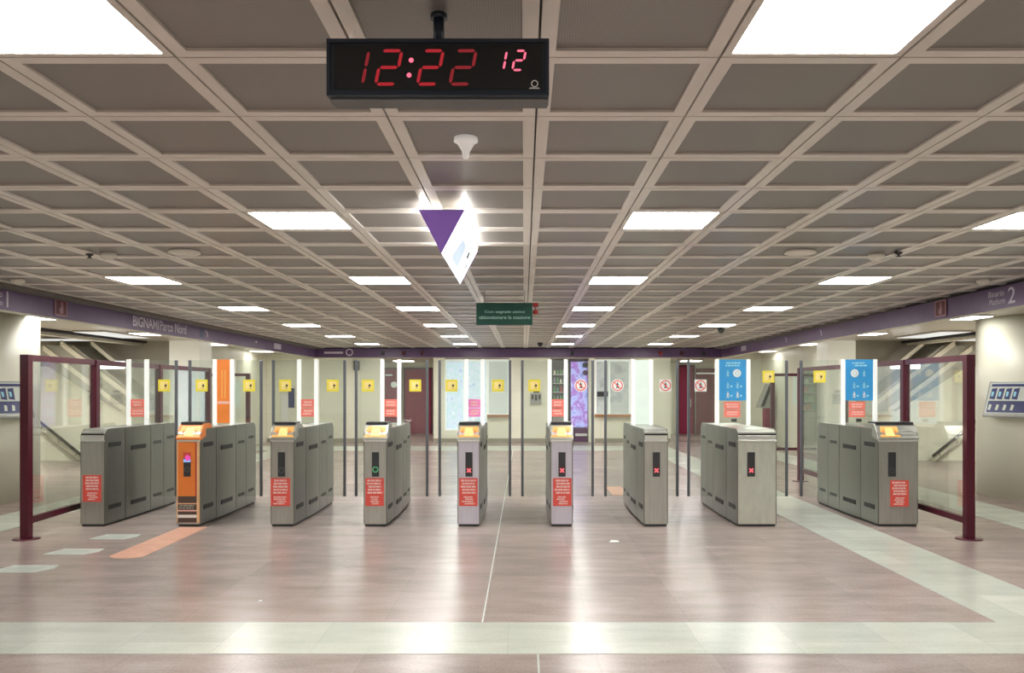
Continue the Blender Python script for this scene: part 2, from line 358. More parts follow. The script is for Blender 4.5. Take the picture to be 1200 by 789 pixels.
# ceiling grid
TW, TD = 0.672, 0.680
GX0, GY0 = 0.055, 3.13
LX = [-4.31, -1.625, 1.063, 3.75]
LY = [2.79 + 3.4 * k for k in range(7)]
def is_light(cx, cy): return any(abs(cx - x) < 0.25 for x in LX) and any(abs(cy - y) < 0.25 for y in LY + [2.79 - 3.4, 2.79 - 6.8])
b = MB(); fr = b.mi('ceil_frame'); sh = b.mi('sheet')
bm = b.bm
for i in range(-10, 9):
    for j in range(-15, 33):
        x0 = GX0 + i * TW; y0 = GY0 + j * TD; x1 = x0 + TW; y1 = y0 + TD
        cx, cy = (x0 + x1) / 2, (y0 + y1) / 2
        if cy > 25.4 or cx < BXL - 0.3 or cx > 6.2: continue
        if is_light(cx, cy): continue
        g = 0.0045; w = 0.056; h = 0.012
        xa, xb, ya, yb = x0 + g, x1 - g, y0 + g, y1 - g
        O = [(xa, ya), (xb, ya), (xb, yb), (xa, yb)]
        I = [(xa + w, ya + w), (xb - w, ya + w), (xb - w, yb - w), (xa + w, yb - w)]
        ov = [bm.verts.new((p[0], p[1], CEIL)) for p in O]; iv = [bm.verts.new((p[0], p[1], CEIL)) for p in I]
        uv = [bm.verts.new((p[0], p[1], CEIL + h)) for p in I]; tv = [bm.verts.new((p[0], p[1], CEIL + 0.03)) for p in O]
        for k in range(4):
            n = (k + 1) % 4
            for q in ([ov[k], iv[k], iv[n], ov[n]], [iv[k], uv[k], uv[n], iv[n]], [ov[k], ov[n], tv[n], tv[k]]):
                f = bm.faces.new(q); f.material_index = fr
        f = bm.faces.new(list(reversed(uv))); f.material_index = sh
b.box((-6.9, Y0, CEIL + 0.03), (6.3, Y1 + 0.1, CEIL + 0.08), 'ceil_back')
struct(b.build('ceiling'))

def ordn(n): return ['nearest', 'second nearest', 'third nearest', 'fourth nearest', 'fifth nearest', 'sixth nearest', 'farthest'][n]
colname = ['far left column', 'column just left of centre', 'column just right of centre', 'far right column']
for ci, x in enumerate(LX):
    for k, y in enumerate(LY):
        if ci in (0, 3) and k == 0: continue
        if ci == 0 and k == 1: continue
        kk = k - {0: 2, 3: 1}.get(ci, 0)
        n_in = 7 - {0: 2, 3: 1}.get(ci, 0)
        od = 'farthest' if kk == n_in - 1 else ordn(kk)
        t = thing('ceiling_light', (x, y, CEIL), 'square white ceiling light, %s of the %s' % (od, colname[ci]), 'ceiling light', 'square lights in the main ceiling')
        hx, hy = TW / 2 - 0.006, TD / 2 - 0.006; w = 0.03
        f = MB(); z0, z1 = CEIL, CEIL + 0.028
        f.box((x - hx, y - hy, z0), (x - hx + w, y + hy, z1), 'lightframe'); f.box((x + hx - w, y - hy, z0), (x + hx, y + hy, z1), 'lightframe')
        f.box((x - hx + w, y - hy, z0), (x + hx - w, y - hy + w, z1), 'lightframe'); f.box((x - hx + w, y + hy - w, z0), (x + hx - w, y + hy, z1), 'lightframe')
        f.build('frame', t)
        d = MB(); d.box((x - hx + w, y - hy + w, CEIL + 0.006), (x + hx - w, y + hy - w, CEIL + 0.020), 'light'); d.build('diffuser', t)

# purple band (left, right, back)
def band(name, p, q, inward):
    b = MB(); p = Vector(p); q = Vector(q); t = Vector((inward[0], inward[1], 0)) * 0.10
    def slab(z0, z1, mat, inset):
        a = Vector((inward[0], inward[1], 0)) * inset
        pts = [(p.x - a.x, p.y - a.y, z0), (q.x - a.x, q.y - a.y, z0), (q.x - t.x, q.y - t.y, z0), (p.x - t.x, p.y - t.y, z0)]
        b.prism(pts, (0, 0, z1 - z0), mat)
    slab(BANDZ, CEIL - 0.022, 'band', 0.0); slab(CEIL - 0.022, CEIL + 0.02, 'black', 0.02)
    slab(BANDZ - 0.012, BANDZ, 'stringer', -0.004)
    return struct(b.build(name))
bl = band('trim_6', (BXL, Y0), (BXL, Y1), (1, 0))
brr = band('trim_7', (bandx_r(Y0), Y0), (bandx_r(Y1), Y1), (-1, 0))
bk = band('trim_8', (BXL, Y1 - 0.1), (bandx_r(Y1), Y1 - 0.1), (0, -1))
LBX = BXL + 0.004
mb = MB(); z0 = BANDZ + 0.06
text_into(mb, 'BIGNAMI', frame4((LBX, 13.42, z0), (0, 1, 0), (0, 0, 1)), 'bandtext', 0.2, width=0.95, height=0.165, bold=0.004)
text_into(mb, 'Parco Nord', frame4((LBX, 14.42, z0), (0, 1, 0), (0, 0, 1)), 'bandtext', 0.2, width=1.12, height=0.165, bold=0.003)
mb.build('lettering', bl)
mb = MB(); text_into(mb, '1', frame4((LBX, 10.14, BANDZ + 0.04), (0, 1, 0), (0, 0, 1)), 'bandtext', 0.2, height=0.19, bold=0.003)
text_into(mb, 'Binario', frame4((LBX, 9.72, BANDZ + 0.15), (0, 1, 0), (0, 0, 1)), 'bandtext', 0.1, width=0.34, height=0.07)
text_into(mb, 'Platform', frame4((LBX, 9.72, BANDZ + 0.05), (0, 1, 0), (0, 0, 1)), 'bandtext', 0.1, width=0.34, height=0.07)
mb.build('lettering', bl)
mb = MB()
ang = math.atan2(0.28, 15.8); du = Vector((-math.sin(ang), -math.cos(ang), 0))
def rb(y): return bandx_r(y) - 0.005
text_into(mb, '2', frame4((rb(9.82), 9.80, BANDZ + 0.045), du, (0, 0, 1)), 'bandtext', 0.2, width=0.15, height=0.19, bold=0.002)
text_into(mb, 'Binario', frame4((rb(10.12), 10.22, BANDZ + 0.155), du, (0, 0, 1)), 'bandtext', 0.1, width=0.34, height=0.07)
text_into(mb, 'Platform', frame4((rb(10.12), 10.20, BANDZ + 0.06), du, (0, 0, 1)), 'bandtext', 0.1, width=0.34, height=0.07)
mb.build('lettering', brr)
# small arrows and pictograms on the bands
def arrow(mb, o, u, s, m='bandtext'):
    u = Vector(u); o = Vector(o); z = Vector((0, 0, 1))
    def P(a, c): return tuple(o + u * a * s + z * c * s)
    mb.face([P(-.9, -.16), P(.1, -.16), P(.1, .16), P(-.9, .16)], m); mb.face([P(.1, -.55), P(.9, 0), P(.1, .55)], m)
mb = MB(); arrow(mb, (LBX, 16.55, BANDZ + 0.15), (0, 0.5, -0.5), 0.13); mb.box((BXL, 16.2, BANDZ + 0.05), (LBX, 16.38, BANDZ + 0.22), 'navy'); arrow(mb, (LBX, 19.6, BANDZ + 0.15), (0, 1, 0), 0.1)
mb.box((BXL, 21.0, BANDZ + 0.06), (LBX, 21.6, BANDZ + 0.2), 'bandtext'); mb.build('pictogram', bl)
mb = MB(); arrow(mb, (rb(16.3), 16.3, BANDZ + 0.15), (0, -0.5, -0.5), 0.13); arrow(mb, (rb(18.6), 18.6, BANDZ + 0.15), (0, -0.5, -0.5), 0.13)
mb.box((rb(22.4), 22.2, BANDZ + 0.07), (rb(22.4) + 0.02, 22.7, BANDZ + 0.2), 'bandtext'); mb.build('pictogram', brr)
mb = MB(); yb = Y1 - 0.106
mb.ring((wx(409.5, 25.2), yb, CH + 43 * 25.2 / F), 0.11, 0.035, 'bandtext')
mb.box((wx(380, 25.2), yb, BANDZ + 0.11), (wx(402, 25.2), yb + 0.004, BANDZ + 0.17), 'bandtext')
mb.build('pictogram', bk)

# walls
def wall(name, a, c, m='wall'):
    w = MB(); w.box(a, c, m); return struct(w.build(name))
wall('wall_left', (-XO - 0.2, Y0, 0), (-XO, 18.8, 3.2)); wall('wall_right', (XO, Y0, 0), (XO + 0.2, 18.8, 3.2))
wall('wall_rear', (-XO, Y0 - 0.2, 0), (XO, Y0, 3.2))
wall('wall_left_recess', (-XO, 18.8, 0), (-7.7, 19.0, 2.1)); wall('wall_right_recess', (7.1, 18.8, 0), (XO, 19.0, 2.1))
wall('wall_left_recess_upper_shade', (-XO, 18.8, 2.1), (-7.7, 19.0, SOFF), 'beige'); wall('wall_right_recess_upper_shade', (7.1, 18.8, 2.1), (XO, 19.0, SOFF), 'beige')  # beige upper part paints in the shade above the stairs
wall('wall_left_far', (-7.9, 19.0, 0), (-7.7, Y1, SOFF)); wall('wall_right_far', (7.1, 19.0, 0), (7.3, Y1, SOFF))
# side soffits
s_ = MB()
for k in range(0, 43):
    y0 = Y0 + k * 0.76; y1 = y0 + 0.745
    if y1 > Y1: y1 = Y1
    if y0 > Y1: break
    s_.box((-8.4 if y0 < 19 else -7.7, y0, SOFF), (BXL - 0.10, y1, SOFF + 0.03), 'soffit')
struct(s_.build('ceiling_left'))
s_ = MB()
for k in range(0, 43):
    y0 = Y0 + k * 0.76; y1 = y0 + 0.745
    if y1 > Y1: y1 = Y1
    if y0 > Y1: break
    s_.box((bandx_r(y0) + 0.12, y0, SOFF), (8.4 if y0 < 18.8 else 7.1, y1, SOFF + 0.03), 'soffit')
struct(s_.build('ceiling_right'))
for sx, nm in ((-1, 'ceiling_left_outer'), (1, 'ceiling_right_outer')):
    s_ = MB(); x0, x1 = sorted((sx * 8.4, sx * XO)); s_.box((x0, Y0, SOFF + 0.05), (x1, 18.8, SOFF + 0.1), 'beige')
    struct(s_.build(nm)); s_ = MB(); x0, x1 = sorted((sx * 8.4, sx * 8.52)); s_.box((x0, Y0, SOFF - 0.05), (x1, 18.8, SOFF + 0.05), 'black')
    x0, x1 = sorted((sx * 8.52, sx * 8.7)); s_.box((x0, Y0, SOFF - 0.1), (x1, 18.8, SOFF - 0.02), 'stringer'); struct(s_.build('trim_soffit')); s_ = MB()
    s_.box((min(0, sx) * 8.6 + max(0, sx) * 6.0 - 0.3, Y0, SOFF + 0.12), (max(0, sx) * 8.6 - min(0, -sx) * 0 + (-6.0 if sx < 0 else 0), Y1, SOFF + 0.2), 'ceil_back')
    struct(s_.build(nm + '_void'))
# pillars: two big round ones, two square ones
for sx, cx, nm, cyp in ((-1, -8.28, 'pillar_left', 12.2), (1, 8.04, 'pillar_right', 12.65)):
    p = MB(); p.lathe((cx, cyp, 0), [(1.12, 0.0), (1.12, SOFF)], 'pillar', 72); p.build(nm)
    o = bpy.data.objects[nm]; o.name = 'wall_' + nm; struct(o)
for x0, x1, nm in ((wx(198, 18.5), wx(234, 18.5), 'wall_column_left'), (wx(970, 18.5), wx(1003, 18.5), 'wall_column_right')):
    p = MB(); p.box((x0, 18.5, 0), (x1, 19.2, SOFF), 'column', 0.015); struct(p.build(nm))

# back wall with openings
def bx(px): return wx(px, 25.3)
w = MB(); yb0, yb1 = Y1, Y1 + 0.25
def pier(p0, p1, z0=0.0, z1=None): w.box((bx(p0), yb0, z0), (bx(p1), yb1, CEIL + 0.03 if z1 is None else z1), 'wall')
pier(300, 449); pier(508, 521); pier(521, 571, 0, wz(505, 25.3)); pier(571, 597, 0, wz(487, 25.3)); pier(597, 645); pier(690, 697); pier(697, 739, 0, wz(487, 25.3))
pier(739, 786); pier(841, 905)
w.box((bx(449), yb0, BANDZ - 0.02), (bx(508), yb1, CEIL + 0.03), 'beige'); w.box((bx(786), yb0, BANDZ - 0.02), (bx(841), yb1, CEIL + 0.03), 'beige')
for p0, p1 in ((521, 597), (645, 690), (697, 739)): w.box((bx(p0), yb0, wz(421, 25.3)), (bx(p1), yb1, CEIL + 0.03), 'beige')
struct(w.build('wall_back'))
b = MB(); b.box((bx(300), Y1 - 0.02, 0), (bx(449), Y1, 0.12), 'beige'); b.box((bx(508), Y1 - 0.02, 0), (bx(645), Y1, 0.12), 'beige'); b.box((bx(697), Y1 - 0.02, 0), (bx(786), Y1, 0.12), 'beige')
struct(b.build('baseboard_back'))
# windows
def window(name, p0, p1, y0p, y1p, mat, mull=()):
    f = MB(); xa, xb = bx(p0), bx(p1); za, zb = wz(y1p, 25.3), wz(y0p, 25.3)
    t = 0.05
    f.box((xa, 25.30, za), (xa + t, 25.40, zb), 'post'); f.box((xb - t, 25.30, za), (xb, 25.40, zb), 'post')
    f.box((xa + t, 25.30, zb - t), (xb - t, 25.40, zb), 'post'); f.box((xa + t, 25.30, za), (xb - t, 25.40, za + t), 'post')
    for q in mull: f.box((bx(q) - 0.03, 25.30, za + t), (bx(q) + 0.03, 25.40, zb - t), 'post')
    o = struct(f.build(name))
    g = MB(); g.box((xa + t, 25.42, za + t), (xb - t, 25.45, zb - t), mat); g.build('window_pane', o)
    return o
window('window_1', 521, 571, 422, 505, 'winlight', (544,))
window('window_2', 571, 597, 422, 487, 'frost')
window('window_3', 697, 739, 422, 487, 'officewin', (714,))
b = MB(); b.box((bx(571), 25.16, wz(488.5, 25.3)), (bx(597), 25.30, wz(486, 25.3)), 'wood'); struct(b.build('trim_9'))
b = MB(); b.box((bx(697), 25.16, wz(488.5, 25.3)), (bx(740), 25.30, wz(485.5, 25.3)), 'wood'); struct(b.build('trim_10'))
# alcoves behind the openings
AC = BANDZ - 0.01
def alcove(nm, x0, x1, y1, m='wall', c='soffit'):
    wall('wall_' + nm + '_west', (x0 - 0.1, Y1 + 0.25, 0), (x0, y1, AC), m); wall('wall_' + nm + '_east', (x1, Y1 + 0.25, 0), (x1 + 0.1, y1, AC), m); wall('wall_' + nm + '_north', (x0 - 0.1, y1, 0), (x1 + 0.1, y1 + 0.1, AC), m)
    a = MB(); a.box((x0 - 0.1, Y1 + 0.25, AC), (x1 + 0.1, y1 + 0.1, AC + 0.05), c); struct(a.build('ceiling_' + nm))
alcove('alcove_left', -5.6, -2.72, 30.0)
alcove('alcove_right', 4.4, 7.25, 30.0)
alcove('kiosk', 0.80, 1.96, 27.0, 'beige')
def leafdoor(name, px0, px1, pytop, mat, Z=29.95, handle=True, sign=False):
    x0, x1 = wx(px0, Z), wx(px1, Z); zt = wz(pytop, Z)
    d = MB(); d.box((x0, Z - 0.06, 0.01), (x1, Z, zt), mat, 0.01); o = struct(d.build(name))
    f = MB(); f.box((x0 - 0.06, Z - 0.05, 0), (x0, Z + 0.04, zt + 0.06), 'wine'); f.box((x1, Z - 0.05, 0), (x1 + 0.06, Z + 0.04, zt + 0.06), 'wine'); f.box((x0, Z - 0.05, zt), (x1, Z + 0.04, zt + 0.06), 'wine'); f.build('door_frame', o)
    if handle:
        h = MB(); h.tube((x1 - 0.1, Z - 0.12, 0.95), (x1 - 0.1, Z - 0.12, 1.25), 0.015, 'steel_lt'); h.tube((x1 - 0.1, Z - 0.12, 0.98), (x1 - 0.1, Z - 0.06, 0.98), 0.01, 'steel_lt'); h.tube((x1 - 0.1, Z - 0.12, 1.22), (x1 - 0.1, Z - 0.06, 1.22), 0.01, 'steel_lt'); h.build('door_handle', o)
    if sign:
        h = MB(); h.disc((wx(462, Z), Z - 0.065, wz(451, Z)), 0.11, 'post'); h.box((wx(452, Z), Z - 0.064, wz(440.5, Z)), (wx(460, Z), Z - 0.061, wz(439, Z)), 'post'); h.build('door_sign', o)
    return o
leafdoor('door_1', 448, 469, 433, 'winedoor', sign=True, handle=False)
leafdoor('door_2', 475, 505, 433, 'winedoor')
leafdoor('door_3', 796, 812, 430, 'winedoor')
b = MB(); b.box((wx(816, 29.9), 29.88, 0), (wx(840, 29.9), 29.98, wz(432, 29.9)), 'brownwall'); b.box((wx(816, 29.9), 29.86, wz(438.5, 29.9)), (wx(840, 29.9), 29.88, wz(437, 29.9)), 'post'); struct(b.build('wall_alcove_panelling'))
for x, nm in ((-3.9, 'left'), (5.42, 'right')):
    t = thing('alcove_light', (x, 27.4, AC), 'long white ceiling light inside the %s alcove with the dark red doors' % nm, 'ceiling light')
    f = MB(); f.box((x - 0.33, 27.1, AC - 0.03), (x + 0.33, 27.7, AC), 'lightframe'); f.build('frame', t)
    d = MB(); d.box((x - 0.3, 27.13, AC - 0.034), (x + 0.3, 27.67, AC - 0.030), 'light'); d.build('diffuser', t)

# outer soffit lights
for sx, cx, side in ((-1, -7.05, 'left'), (1, 6.45, 'right')):
    for k, y in enumerate((12.45, 16.15, 19.85, 23.55)):
        c = cx + (0.07 * k if sx > 0 else -0.07 * k)
        t = thing('soffit_light_or_glow', (c, y, SOFF), 'square white light in the %s side soffit, %s' % (side, ['nearest the big round pillar', 'second from the round pillar', 'third from the round pillar', 'nearest the back wall'][k]), 'ceiling light', 'lights in the side soffits')
        f = MB(); f.box((c - 0.33, y - 0.33, SOFF - 0.02), (c + 0.33, y + 0.33, SOFF), 'lightframe'); f.build('frame', t)
        d = MB(); d.box((c - 0.3, y - 0.3, SOFF - 0.026), (c + 0.3, y + 0.3, SOFF - 0.02), 'light_out'); d.build('diffuser', t)
    x0 = -8.2 if sx < 0 else 7.55
    d = MB(); d.box((x0, 15.3, SOFF - 0.03), (x0 + 0.6, 17.2, SOFF), 'soffit'); 
    t = thing('soffit_light_or_glow', (x0 + 0.37, 15.6, SOFF), 'glow standing for a lit bulkhead face in the %s side soffit beside the stairs' % side, 'ceiling light')  # emissive patch stands in for a bulkhead face lit by a nearby lamp
    d.build('frame', t)
    d = MB(); d.box((x0 + 0.03, 15.33, SOFF - 0.036), (x0 + 0.57, 17.17, SOFF - 0.03), emis('lit_bulkhead_glow', (1, 0.99, 0.93), 0.32)); d.build('diffuser', t)

# stairs seen through the side openings
for sx, side in ((-1, 'left'), (1, 'right')):
    def PX(pxl): return pxl if sx < 0 else (1190 - pxl)      # mirrored measurements
    Z = 18.0
    def Q(px, py, ZZ=Z): return (wx(PX(px), ZZ), ZZ, wz(py, ZZ))
    t = thing('staircase', (wx(PX(110), Z), Z, 0.0), 'grey underside of a staircase sloping down the %s recess behind the glass' % side, 'staircase')
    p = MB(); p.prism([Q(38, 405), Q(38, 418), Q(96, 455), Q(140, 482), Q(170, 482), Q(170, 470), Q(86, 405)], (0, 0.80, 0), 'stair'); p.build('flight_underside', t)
    for (a, c2) in (((72, 402), (166, 474)), ((52, 408), (150, 482))):
        p = MB(); pa, pb = Vector(Q(*a)), Vector(Q(*c2)); dz = Vector((0, 0, 0.06))
        p.prism([tuple(pa - dz), tuple(pa + dz), tuple(pb + dz), tuple(pb - dz)], (0, -0.05, 0), 'stringer'); p.build('stringer', t)
    # upper flight edge
    p = MB(); pa, pb = Vector(Q(108, 402, 18.2)), Vector(Q(150, 436, 18.2)); dz = Vector((0, 0, 0.05)); p.prism([tuple(pa - dz), tuple(pa + dz), tuple(pb + dz), tuple(pb - dz)], (0, -0.05, 0), 'stringer'); p.build('stringer', t)
    t = thing('handrail', Q(70, 512, 18.6), 'pair of handrails sloping along the cream wall in the %s recess' % side, 'handrail')
    a, c2 = Vector(Q(40, 489, 18.6)), Vector(Q(97, 535, 18.6))
    p = MB(); p.tube(a, c2, 0.032, 'rail'); p.build('rail', t)
    p = MB(); dn = Vector((0, 0, -0.17)); p.tube(a + dn, c2 + dn, 0.025, 'rail2'); p.build('rail', t)
    p = MB()
    for k in (0.15, 0.5, 0.85):
        q = a.lerp(c2, k); p.tube(q, q + dn, 0.012, 'rail2'); p.tube(q + dn * 0.5, q + dn * 0.5 + Vector((0, 0.2, 0)), 0.012, 'rail2')
    p.build('bracket', t)
    zz = 17.6
    x0, x1 = sorted((wx(PX(114), zz), wx(PX(146), zz)))
    t = thing('wall_lamp', ((x0 + x1) / 2, zz, 2.1), 'glowing white box lamp hanging under the %s staircase' % side, 'lamp')
    p = MB(); p.box((x0 - 0.02, zz + 0.02, wz(432, zz)), (x1 + 0.02, 18.0, wz(424, zz)), 'lightframe', 0.01); p.build('housing', t)
    p = MB(); p.box((x0, zz - 0.1, wz(432.5, zz)), (x1, zz + 0.02, wz(423.5, zz)), emis('stair_lamp', (1, 1, 0.97), 1.5), 0.01); p.build('diffuser', t)

# ================================================================ TICKET GATES
K = 9.8 / F
GZ0, GL = 9.80, 2.03
GH = 1.13
def icon_person(mb, c, s, m, y):               # little walking figure in XZ plane
    x, z = c
    mb.disc((x, y, z + 0.34 * s), 0.09 * s, m, 10)
    for a, e, w_ in (((0, .25), (0, -.05), .08), ((0, .18), (-.18, .0), .05), ((0, .18), (.18, .06), .05), ((0, -.05), (-.14, -.36), .06), ((0, -.05), (.14, -.36), .06)):
        p = Vector((x + a[0] * s, y, z + a[1] * s)); q = Vector((x + e[0] * s, y, z + e[1] * s)); d = (q - p).normalized(); n = Vector((-d.z, 0, d.x)) * w_ * s
        mb.face([tuple(p - n), tuple(q - n), tuple(q + n), tuple(p + n)], m)
def textlines(mb, x0, x1, z0, z1, y, n, m, seed=0, words=True, ragged=0.15):
    r = random.Random(seed); h = (z1 - z0) / n
    for i in range(n):
        a = x0 + r.random() * ragged * (x1 - x0); c = x1 - r.random() * ragged * (x1 - x0)
        zt = z1 - i * h - h * 0.18; zb = zt - h * 0.60
        x = a
        while x < c:
            e = min(c, x + (0.12 + 0.22 * r.random()) * (x1 - x0)) if words else c
            mb.face([(x, y, zb), (e, y, zb), (e, y, zt), (x, y, zt)], m); x = e + 0.035 * (x1 - x0)

gates = [  # left px, width, kind, hood, sticker, symbol, upper panel
 (94.0, 0.285, 'plain', False, True, None, 'coral', 'silver ticket gate at the far left with blank rounded top and red sticker'),
 (207.0, 0.275, 'orange', True, False, 'colour', 'orange', 'ticket gate with bright orange front, second from the left'),
 (317.0, 0.275, 'plain', True, True, 'dim', 'coral', 'silver ticket gate with unlit display just right of the orange one'),
 (426.0, 0.272, 'plain', True, True, 'green', 'coral', 'silver ticket gate whose display shows a green symbol'),
 (536.0, 0.262, 'plain', True, True, 'x', 'pink', 'narrow silver ticket gate with red cross display, standing under the pink notice'),
 (645.0, 0.262, 'plain', True, True, 'x', 'coral', 'silver ticket gate with red cross and red sticker, right of the pink-stickered one'),
 (754.5, 0.282, 'plain', False, False, 'x', 'mint', 'narrow silver exit gate with red cross display, no sticker, under the mint panel'),
 (864.0, 0.458, 'plain', False, False, 'x', 'blue', 'wide pale silver exit gate with a red cross and blue poster above'),
 (1029.0, 0.466, 'plain', True, True, 'none', 'blue2', 'wide silver ticket gate at far right with amber reader and red sticker'),
]
GX = [(wx(g[0], GZ0), wx(g[0], GZ0) + g[1]) for g in gates]
leaf_specs = []   # (gate index, x0, x1, side, sticker)
for i in range(8):
    a = GX[i][1]; c = GX[i + 1][0]; ln = 0.345 if i < 7 else 0.51
    st = 'yellow' if i < 5 else ('redround' if i == 5 else ('redsquare' if i == 6 else 'yellow'))
    leaf_specs.append((i, a, a + ln, 'l', st)); leaf_specs.append((i + 1, c - ln, c, 'r', st))
roots = []
for gi, (px, gw, kind, hood, sticker, symb, upper, label) in enumerate(gates):
    x0, x1 = GX[gi]; xc = (x0 + x1) / 2; yc = GZ0 + GL / 2
    t = thing('ticket_gate', (xc, yc, 0.0), label, 'ticket gate', 'ticket gates in a row across the hall'); roots.append(t)
    ya, yb_ = GZ0, GZ0 + GL
    p = MB(); p.box((x0 + 0.015, ya + 0.015, 0.0), (x1 - 0.015, yb_ - 0.015, 0.03), 'plinth'); p.build('plinth', t)
    # core body : side profile extruded across, front top corner rounded
    prof = [(ya, 0.03), (ya, 1.02)]
    R = 0.11
    for k in range(0, 7):
        a = PI / 2 * k / 6; prof.append((ya + R - R * math.cos(a), 1.02 + R * math.sin(a)))
    for k in range(0, 7):
        a = PI / 2 * (1 - k / 6); prof.append((yb_ - R + R * math.cos(a), 1.02 + R * math.sin(a)))
    prof.append((yb_, 0.03))
    p = MB(); p.prism([(x0 + 0.012, y, z) for y, z in prof], (x1 - x0 - 0.024, 0, 0), 'steel_lilac_reflection' if gi in (4, 5) else ('steel_pale' if gi == 7 else 'steel')); body = p.build('cabinet', t)
    # side panels, bulging slightly in the middle
    segs = [0.0, 0.48, 1.17, 1.58, GL]
    def bulge(u): return 0.012 + 0.016 * math.sin(PI * u / GL)
    for s in (-1, 1):
        for k in range(4):
            u0, u1 = segs[k] + 0.006, segs[k + 1] - 0.006
            xs = x0 if s < 0 else x1
            inn = xs - s * 0.012
            zt = GH + 0.004
            n = 6
            sub = MB(); pts_b = []
            for q in range(n + 1):
                u = u0 + (u1 - u0) * q / n; pts_b.append((u, bulge(u) + (0.006 * math.sin(PI * q / n) if k in (1,) else 0)))
            poly = [(inn, ya + u0)] + [(inn + s * d_, ya + u) for u, d_ in pts_b] + [(inn, ya + u1)]
            # extrude vertically; trim round corner at the ends by splitting in height steps
            levels = [0.03, 1.02, 1.06, 1.09, zt - 0.012, zt]
            def trim(u, z):
                if z <= 1.02: return u
                e = R - math.sqrt(max(0, R * R - (min(z, 1.129) - 1.02) ** 2))
                return min(max(u, e), GL - e)
            rings = []
            for z in levels:
                rings.append([sub.bm.verts.new((xx, ya + trim(yy - ya, z), z)) for xx, yy in poly])
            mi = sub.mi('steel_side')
            for r0, r1 in zip(rings, rings[1:]):
                for q in range(len(poly)):
                    f = sub.bm.faces.new([r0[q], r0[(q + 1) % len(poly)], r1[(q + 1) % len(poly)], r1[q]]); f.material_index = mi
            sub.bm.faces.new(rings[0]).material_index = mi; sub.bm.faces.new(rings[-1]).material_index = mi
            bmesh.ops.recalc_face_normals(sub.bm, faces=list(sub.bm.faces))
            pan = sub.build('side_panel', t)
            # dark recessed grips top and bottom
            zu = (0.945, 0.875, 0.90, 0.94)[k]; zl = (0.215, 0.20, 0.205, 0.215)[k]
            su0, su1 = {0: (0.09, 0.40), 1: (0.62, 1.02), 2: (1.25, 1.50), 3: (1.68, 1.92)}[k]
            for zz in (zu, zl):
                g = MB(); um = (su0 + su1) / 2; out_ = inn + s * (bulge(um) + (0.008 if k == 1 else 0.001))
                xa, xb = sorted((out_ - s * 0.02, out_ + s * 0.002)); hh = 0.027 if k < 2 else 0.02
                g.box((xa, ya + su0, zz - hh), (xb, ya + su1, zz + hh), 'slot' if k < 2 else 'plinth', 0.004); g.build('vent_slot', pan)
    # front face details
    yf = ya - 0.001
    p = MB(); p.box((x0 + 0.004, ya - 0.014, 0.985), (x1 - 0.004, ya + 0.02, 1.008), 'steel_lt', 0.005); p.build('front_lip', t)
    zc0, zc1 = 0.583, 0.866
    wide = gw > 0.4
    dxl = x0 + (0.115 if wide else (gw - 0.075) / 2 - (0.012 if gi == 2 else 0)) ; dw = 0.083 if not wide else 0.088
    if kind == 'orange':
        p = MB(); p.box((x0 + 0.018, ya - 0.010, 0.355), (x1 - 0.055, ya, 0.985), 'orange', 0.003); p.box((x1 - 0.055, ya - 0.011, 0.355), (x1 - 0.040, ya, 0.985), 'orange_dk'); p.build('front_panel', t)
        p = MB(); p.box((x1 - 0.040, ya - 0.009, 0.05), (x1 - 0.006, ya, 0.985), 'peach', 0.003); p.box((x0 + 0.002, ya - 0.008, 0.05), (x0 + 0.018, ya, 0.985), 'peach', 0.003); p.build('edge_trim', t)
        p = MB(); p.box((x0 + 0.018, ya - 0.010, 0.05), (x1 - 0.040, ya, 0.355), 'brown', 0.002)
        for za, zb, m_ in ((0.262, 0.275, 'peach'), (0.180, 0.196, 'coral_lt'), (0.105, 0.14, 'white')): p.box((x0 + 0.018, ya - 0.012, za), (x1 - 0.040, ya - 0.0095, zb), m_)
        textlines(p, x0 + 0.03, x1 - 0.05, 0.205, 0.258, ya - 0.0115, 2, 'boxgrey', 3); p.build('printed_base', t)
        dxl = x0 + 0.085
    if not (kind == 'plain' and gi == 0):
        p = MB(); p.box((dxl, ya - 0.014, zc0), (dxl + dw, ya + 0.002, zc1), 'dark', 0.003); 
        dsp = p.build('display', t)
        p = MB(); ys = ya - 0.0155; cx_ = dxl + dw / 2; cz_ = 0.655; s_2 = 0.032
        if symb == 'x':
            for a in (PI / 4, -PI / 4):
                d = Vector((math.cos(a), 0, math.sin(a))); n = Vector((-d.z, 0, d.x)) * 0.008; c_ = Vector((cx_, ys, cz_))
                p.face([tuple(c_ - d * s_2 - n), tuple(c_ + d * s_2 - n), tuple(c_ + d * s_2 + n), tuple(c_ - d * s_2 + n)], 'ledx')
            p.box((cx_ - 0.042, ys, cz_ + 0.040), (cx_ + 0.042, ys + 0.001, cz_ + 0.046), 'firered'); p.build('red_cross', dsp, label='glowing red cross')
        elif symb == 'green':
            p.ring((cx_, ys, cz_ + 0.01), 0.036, 0.012, 'ledg'); p.build('green_symbol', dsp, label='glowing green ring symbol')
        elif symb == 'dim':
            p.ring((cx_, ys, cz_), 0.034, 0.010, 'greyglyph'); p.build('dim_symbol', dsp)
        elif symb == 'none':
            p.ring((cx_, ys, cz_), 0.03, 0.006, 'greyglyph'); p.build('dim_symbol', dsp)
        elif symb == 'colour':
            p.face([(dxl, ys, 0.80), (dxl + dw, ys, 0.80), (dxl + dw, ys, zc1), (dxl, ys, zc1)], 'redst')
